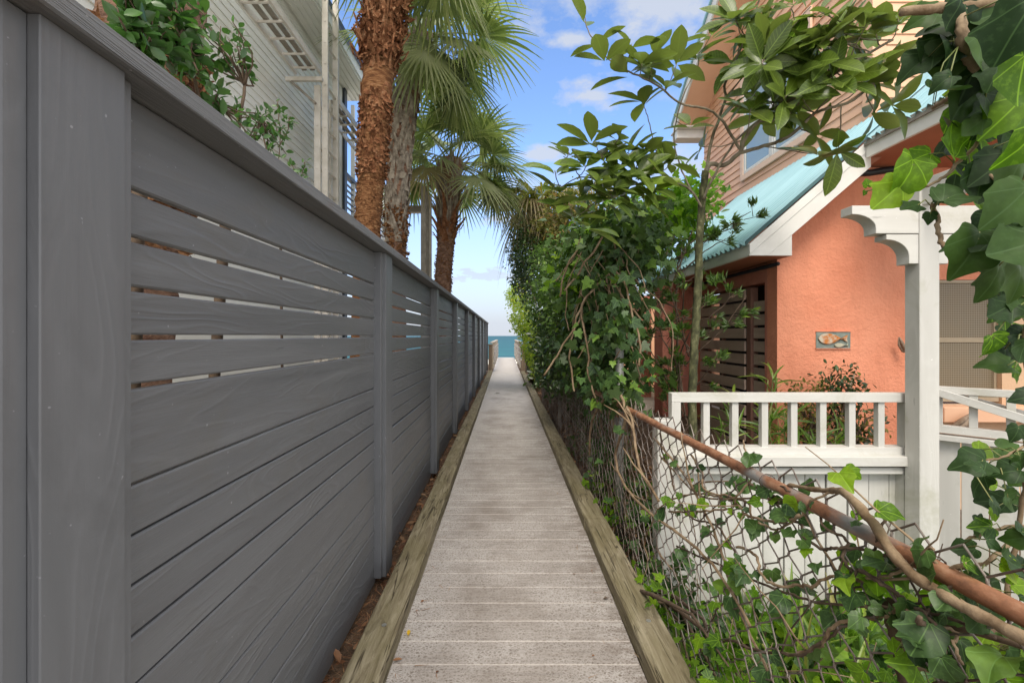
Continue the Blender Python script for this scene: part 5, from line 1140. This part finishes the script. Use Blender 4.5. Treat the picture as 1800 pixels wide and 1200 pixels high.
t_ = leafset('ivy_canopy', 'large dark and backlit ivy leaves hanging in close at the top right', items,
 [([(1860,-20,.8),(1790,0,.8),(1720,10,.8),(1650,14,.8),(1584,22,.8)], .012,.007), ([(1690,15,.8),(1690,60,.8),(1700,100,.82),(1730,130,.82),(1770,170,.85),(1860,230,.85)], .008,.010),
  ([(1790,170,.85),(1740,230,.85),(1700,270,.86),(1660,310,.86),(1625,330,.86),(1580,342,.86)], .004,.002), ([(1640,358,.84),(1648,390,.84),(1655,425,.82),(1680,440,.78),(1720,430,.76),(1800,400,.72)], .004,.004),
  ([(1800,400,.72),(1810,520,.8),(1800,620,.85),(1820,700,.85)], .004,.003), ([(1800,330,.75),(1740,310,.8),(1700,300,.84)], .004,.003), ([(1830,40,.85),(1760,90,.85),(1700,150,.9),(1640,190,1.0)], .006,.004)], IM)
ovals(t_, 70, (1680,1850,-40,300), M['l_ivyb']); ovals(t_, 60, (1660,1850,-40,330), M['l_ivyn'])
items = [(1700,815,.85,.075,195,.2,1,0),(1735,790,.9,.05,0,.2,1,1),(1785,765,.85,.045,250,0,1,0),(1715,855,.9,.06,250,.2,1,0),(1765,830,.85,.06,200,.4,1,0),(1740,880,.9,.065,190,.5,1,0),(1720,925,.9,.05,190,.4,1,1),(1690,965,.9,.05,200,.6,1,0),(1780,880,.85,.055,330,.3,1,0),(1750,905,.88,.04,300,0,1,1),(1790,820,.85,.05,270,.2,1,0)]
for k in range(46): items.append((random.uniform(1700,1880), random.uniform(800,1120), random.uniform(.8,1.05), random.uniform(.035,.075), random.uniform(150,380), random.uniform(-.3,.7), 1, 0 if random.random() < .72 else 1))
leafset('ivy_sprays', 'ivy sprays with curling stems at the right edge above the rusty rail', items,
 [([(1880,1010,.9),(1800,940,.9),(1770,960,.9),(1730,990,.9),(1680,1000,.95)], .006,.003), ([(1770,1050,.9),(1785,960,.9),(1800,860,.88),(1815,760,.86)], .005,.003), ([(1860,930,.9),(1780,925,.9),(1720,940,.92),(1690,955,.92),(1684,975,.92)], .0035,.002), ([(1820,770,.86),(1770,800,.86),(1720,810,.86),(1690,815,.86)], .0025,.0015)], IM)
items = [(1640,1065,.95,.085,240,.4,1,1),(1690,1110,.95,.10,200,.5,1,1),(1620,1080,1.0,.05,300,.3,1,0)]
for k in range(60): items.append((random.uniform(1560,1880), random.uniform(1050,1260), random.uniform(.85,1.1), random.uniform(.04,.085), random.uniform(150,380), random.uniform(-.3,.8), 1, 0 if random.random() < .5 else 1))
leafset('ivy_clump', 'broad light and dark ivy leaves below the rail in the bottom right corner', items,
 [([(1860,1150,.95),(1780,1160,.95),(1700,1130,.95),(1620,1090,1.0)], .006,.003), ([(1860,1230,.95),(1740,1220,.98),(1640,1180,1.0),(1560,1170,1.05)], .006,.003), ([(1700,1260,1.0),(1690,1180,1.0),(1660,1110,1.0)], .005,.003)], IM)

# ------------------------------------------------------------------ shrub behind the left fence
def capy(px): return 590-.735*(888-px)
t = thing('leafy_shrub', 'twiggy evergreen shrub with small oval leaves rising over the near fence', 'shrub', tuple(Vector((-1.1,1.6,-.1))))
mb = MB(); lv = Leaves(); root = P(400, 330, 1.75)
mb.tube(wig([(-1.1,1.75,-.1), (-1.12,1.75,1.0), root], .004, 5), .02, 8); mb.tube(wig([(-1.15,1.5,-.1), (-1.18,1.45,1.2), P(260,150,1.4)], .004, 5), .02, 8)
anch = [root, P(300,190,1.5), P(380,180,1.65), P(430,150,1.75), P(330,90,1.5), P(460,210,1.9), P(250,100,1.38)]
for a in anch[1:]: mb.tube(wig([root if a.x > -1.15 else P(260,150,1.4), ((root if a.x > -1.15 else P(260,150,1.4))+a)/2+Vector((0,0,-.03)), a], .006, 4), [.010-.0006*i for i in range(9)], 6)
for k in range(86):
    px = 205+300*random.random()**1.25; Y = 1.32+.55*(px-205)/300+random.uniform(-.1,.15); top = max(-30, capy(px)-random.uniform(8, 210 if px < 430 else 90)); c = P(px, top, Y)
    if px > 300 and top < (px-300)*.35-30: c = P(px, (px-300)*.5, Y)
    near = min(anch, key=lambda q: (q-c).length); q = wig([near, near.lerp(c,.6)+Vector([random.uniform(-.04,.04) for _ in range(3)]), c], .006, 3); mb.tube(q, [.004,.0036,.0032,.0028,.0024,.002,.0015], 5)
    n = random.randint(7,13); ps = np.array([q[random.randint(2,6)] for _ in range(n)])+np.random.normal(0,.012,(n,3)); sz = .052 if px < 400 else .036; lv.add('ell', ps, norm(rnd(n)+[0,0,.3]), norm(rnd(n)*.8+[0,-.3,.8]), np.random.uniform(.6,1.2,n)*sz, np.full(n,1.15))
mb.build('stem', M['twig'], t, True); lv.build('foliage', M['l_shrub'], t)
t = thing('leafy_shrub', 'lone wispy shoot with tiny leaves above the fence below the ladder', 'shrub', tuple(P(492,330,2.1)))
mb = MB(); lv = Leaves()
for bx, by, tx, ty, Y in ((488,300,488,178,2.05),(520,320,536,285,2.3),(490,260,510,205,2.05),(488,240,474,200,2.05),(520,315,512,290,2.3)):
    q = wig([P(bx,by,Y), P((bx+tx)/2+4,(by+ty)/2,Y), P(tx,ty,Y)], .003, 5); mb.tube(q, .0022, 5); n = 20; ps = np.array([q[random.randint(3,len(q)-1)] for _ in range(n)])+np.random.normal(0,.008,(n,3)); lv.add('ell', ps, norm(rnd(n)+[0,0,.3]), norm(rnd(n)*.8+[0,-.3,.8]), np.random.uniform(.02,.036,n), np.full(n,1.1))
mb.tube([P(500,330,2.1)+Vector((0,0,-1.8)), P(492,300,2.08)], .006, 6); mb.build('stem', M['twig'], t, True); lv.build('foliage', M['l_shrub'], t)
bush('low_shrub', 'twiggy bush seen in slivers through the gaps of the near fence panel', 'shrub', (-1.2,1.1,-.1), [((-1.25,1.0,1.35),(.25,.28,.35))], 420, 'ell', M['l_shrub'], .05, nstem=30)

# ------------------------------------------------------------------ bed plants behind the white railing
def gin(name, label, bx, Y, shoots, ln, m='l_strap'):
    b0 = Vector(((bx-CX)*Y/F, Y, gz(2,Y)-.02)); t = thing(name, label, 'plant', tuple(b0), 'strap leaved plants in the bed'); mb = MB(); lv = Leaves()
    for tx, ty in shoots:
        e_ = P(tx, ty, Y+random.uniform(-.1,.1)); q = wig([b0+Vector((random.uniform(-.08,.08),0,0)), b0.lerp(e_,.55)+Vector((random.uniform(-.05,.05),0,.05)), e_], .003, 6); mb.tube(q, [.007-.0003*i for i in range(len(q))], 6)
        n = 9; ps = np.array([q[random.randint(8,len(q)-1)] for _ in range(n)]); lv.add('strap', ps, norm(rnd(n)*.8+[0,0,.7]), norm(rnd(n)*.4+[0,-.4,.8]), np.random.uniform(.6,1.1,n)*ln, np.full(n,.9))
    mb.build('stem', M['petiole'], t, True); lv.build('foliage', M[m], t)
gin('ginger_plant', 'strappy green plant behind the second white baluster', 1285, 3.5, [(1270,740),(1290,700),(1300,745),(1265,770)], .22)
gin('ginger_plant', 'tall leaning ginger stalk with a leafy tip beside the slat gate', 1330, 3.6, [(1358,655),(1350,668),(1365,662)], .20)
gin('ginger_plant', 'ginger clump with yellow tipped leaves in the middle of the bed', 1370, 3.6, [(1350,745),(1365,720),(1385,735),(1378,715),(1400,750),(1340,770)], .24)
gin('ginger_plant', 'arching strap leaves at the right of the bed below the fish plaque', 1450, 3.6, [(1440,750),(1470,765),(1425,765),(1490,770)], .24)
bush('bed_shrub', 'upright dark leaved shrub in front of the coral wall', 'shrub', tuple(P(1485,800,3.9)), [(tuple(P(1482,680,3.9)),(.16,.15,.22)), (tuple(P(1500,740,3.9)),(.24,.15,.28)), (tuple(P(1478,650,3.9)),(.07,.08,.10))], 700, 'ell', M['l_dark'], .05, nstem=16, shell=.2)
bush('bed_shrub', 'half dead brown and green bush left of the dark shrub', 'shrub', tuple(P(1430,800,3.9)), [(tuple(P(1420,690,3.9)),(.22,.15,.10)), (tuple(P(1440,740,3.9)),(.30,.15,.22)), (tuple(P(1520,760,3.85)),(.15,.12,.2))], 800, 'ell', M['l_olive'], .04, nstem=26, shell=.2)
lv = Leaves(); n = 260; pos = np.c_[np.random.uniform(1.4,3.0,n), np.random.uniform(2.9,4.1,n), np.zeros(n)]; pos[:,2] = [gz(2,b) for b in pos[:,1]]
lv.add('strap', pos, norm(rnd(n)*.6+[0,0,1]), rnd(n), np.random.uniform(.15,.4,n)); tag(lv.build('bed_grass', M['l_strap']), 'grassy green growth over the bed in front of the coral house', 'grass', kind='stuff')
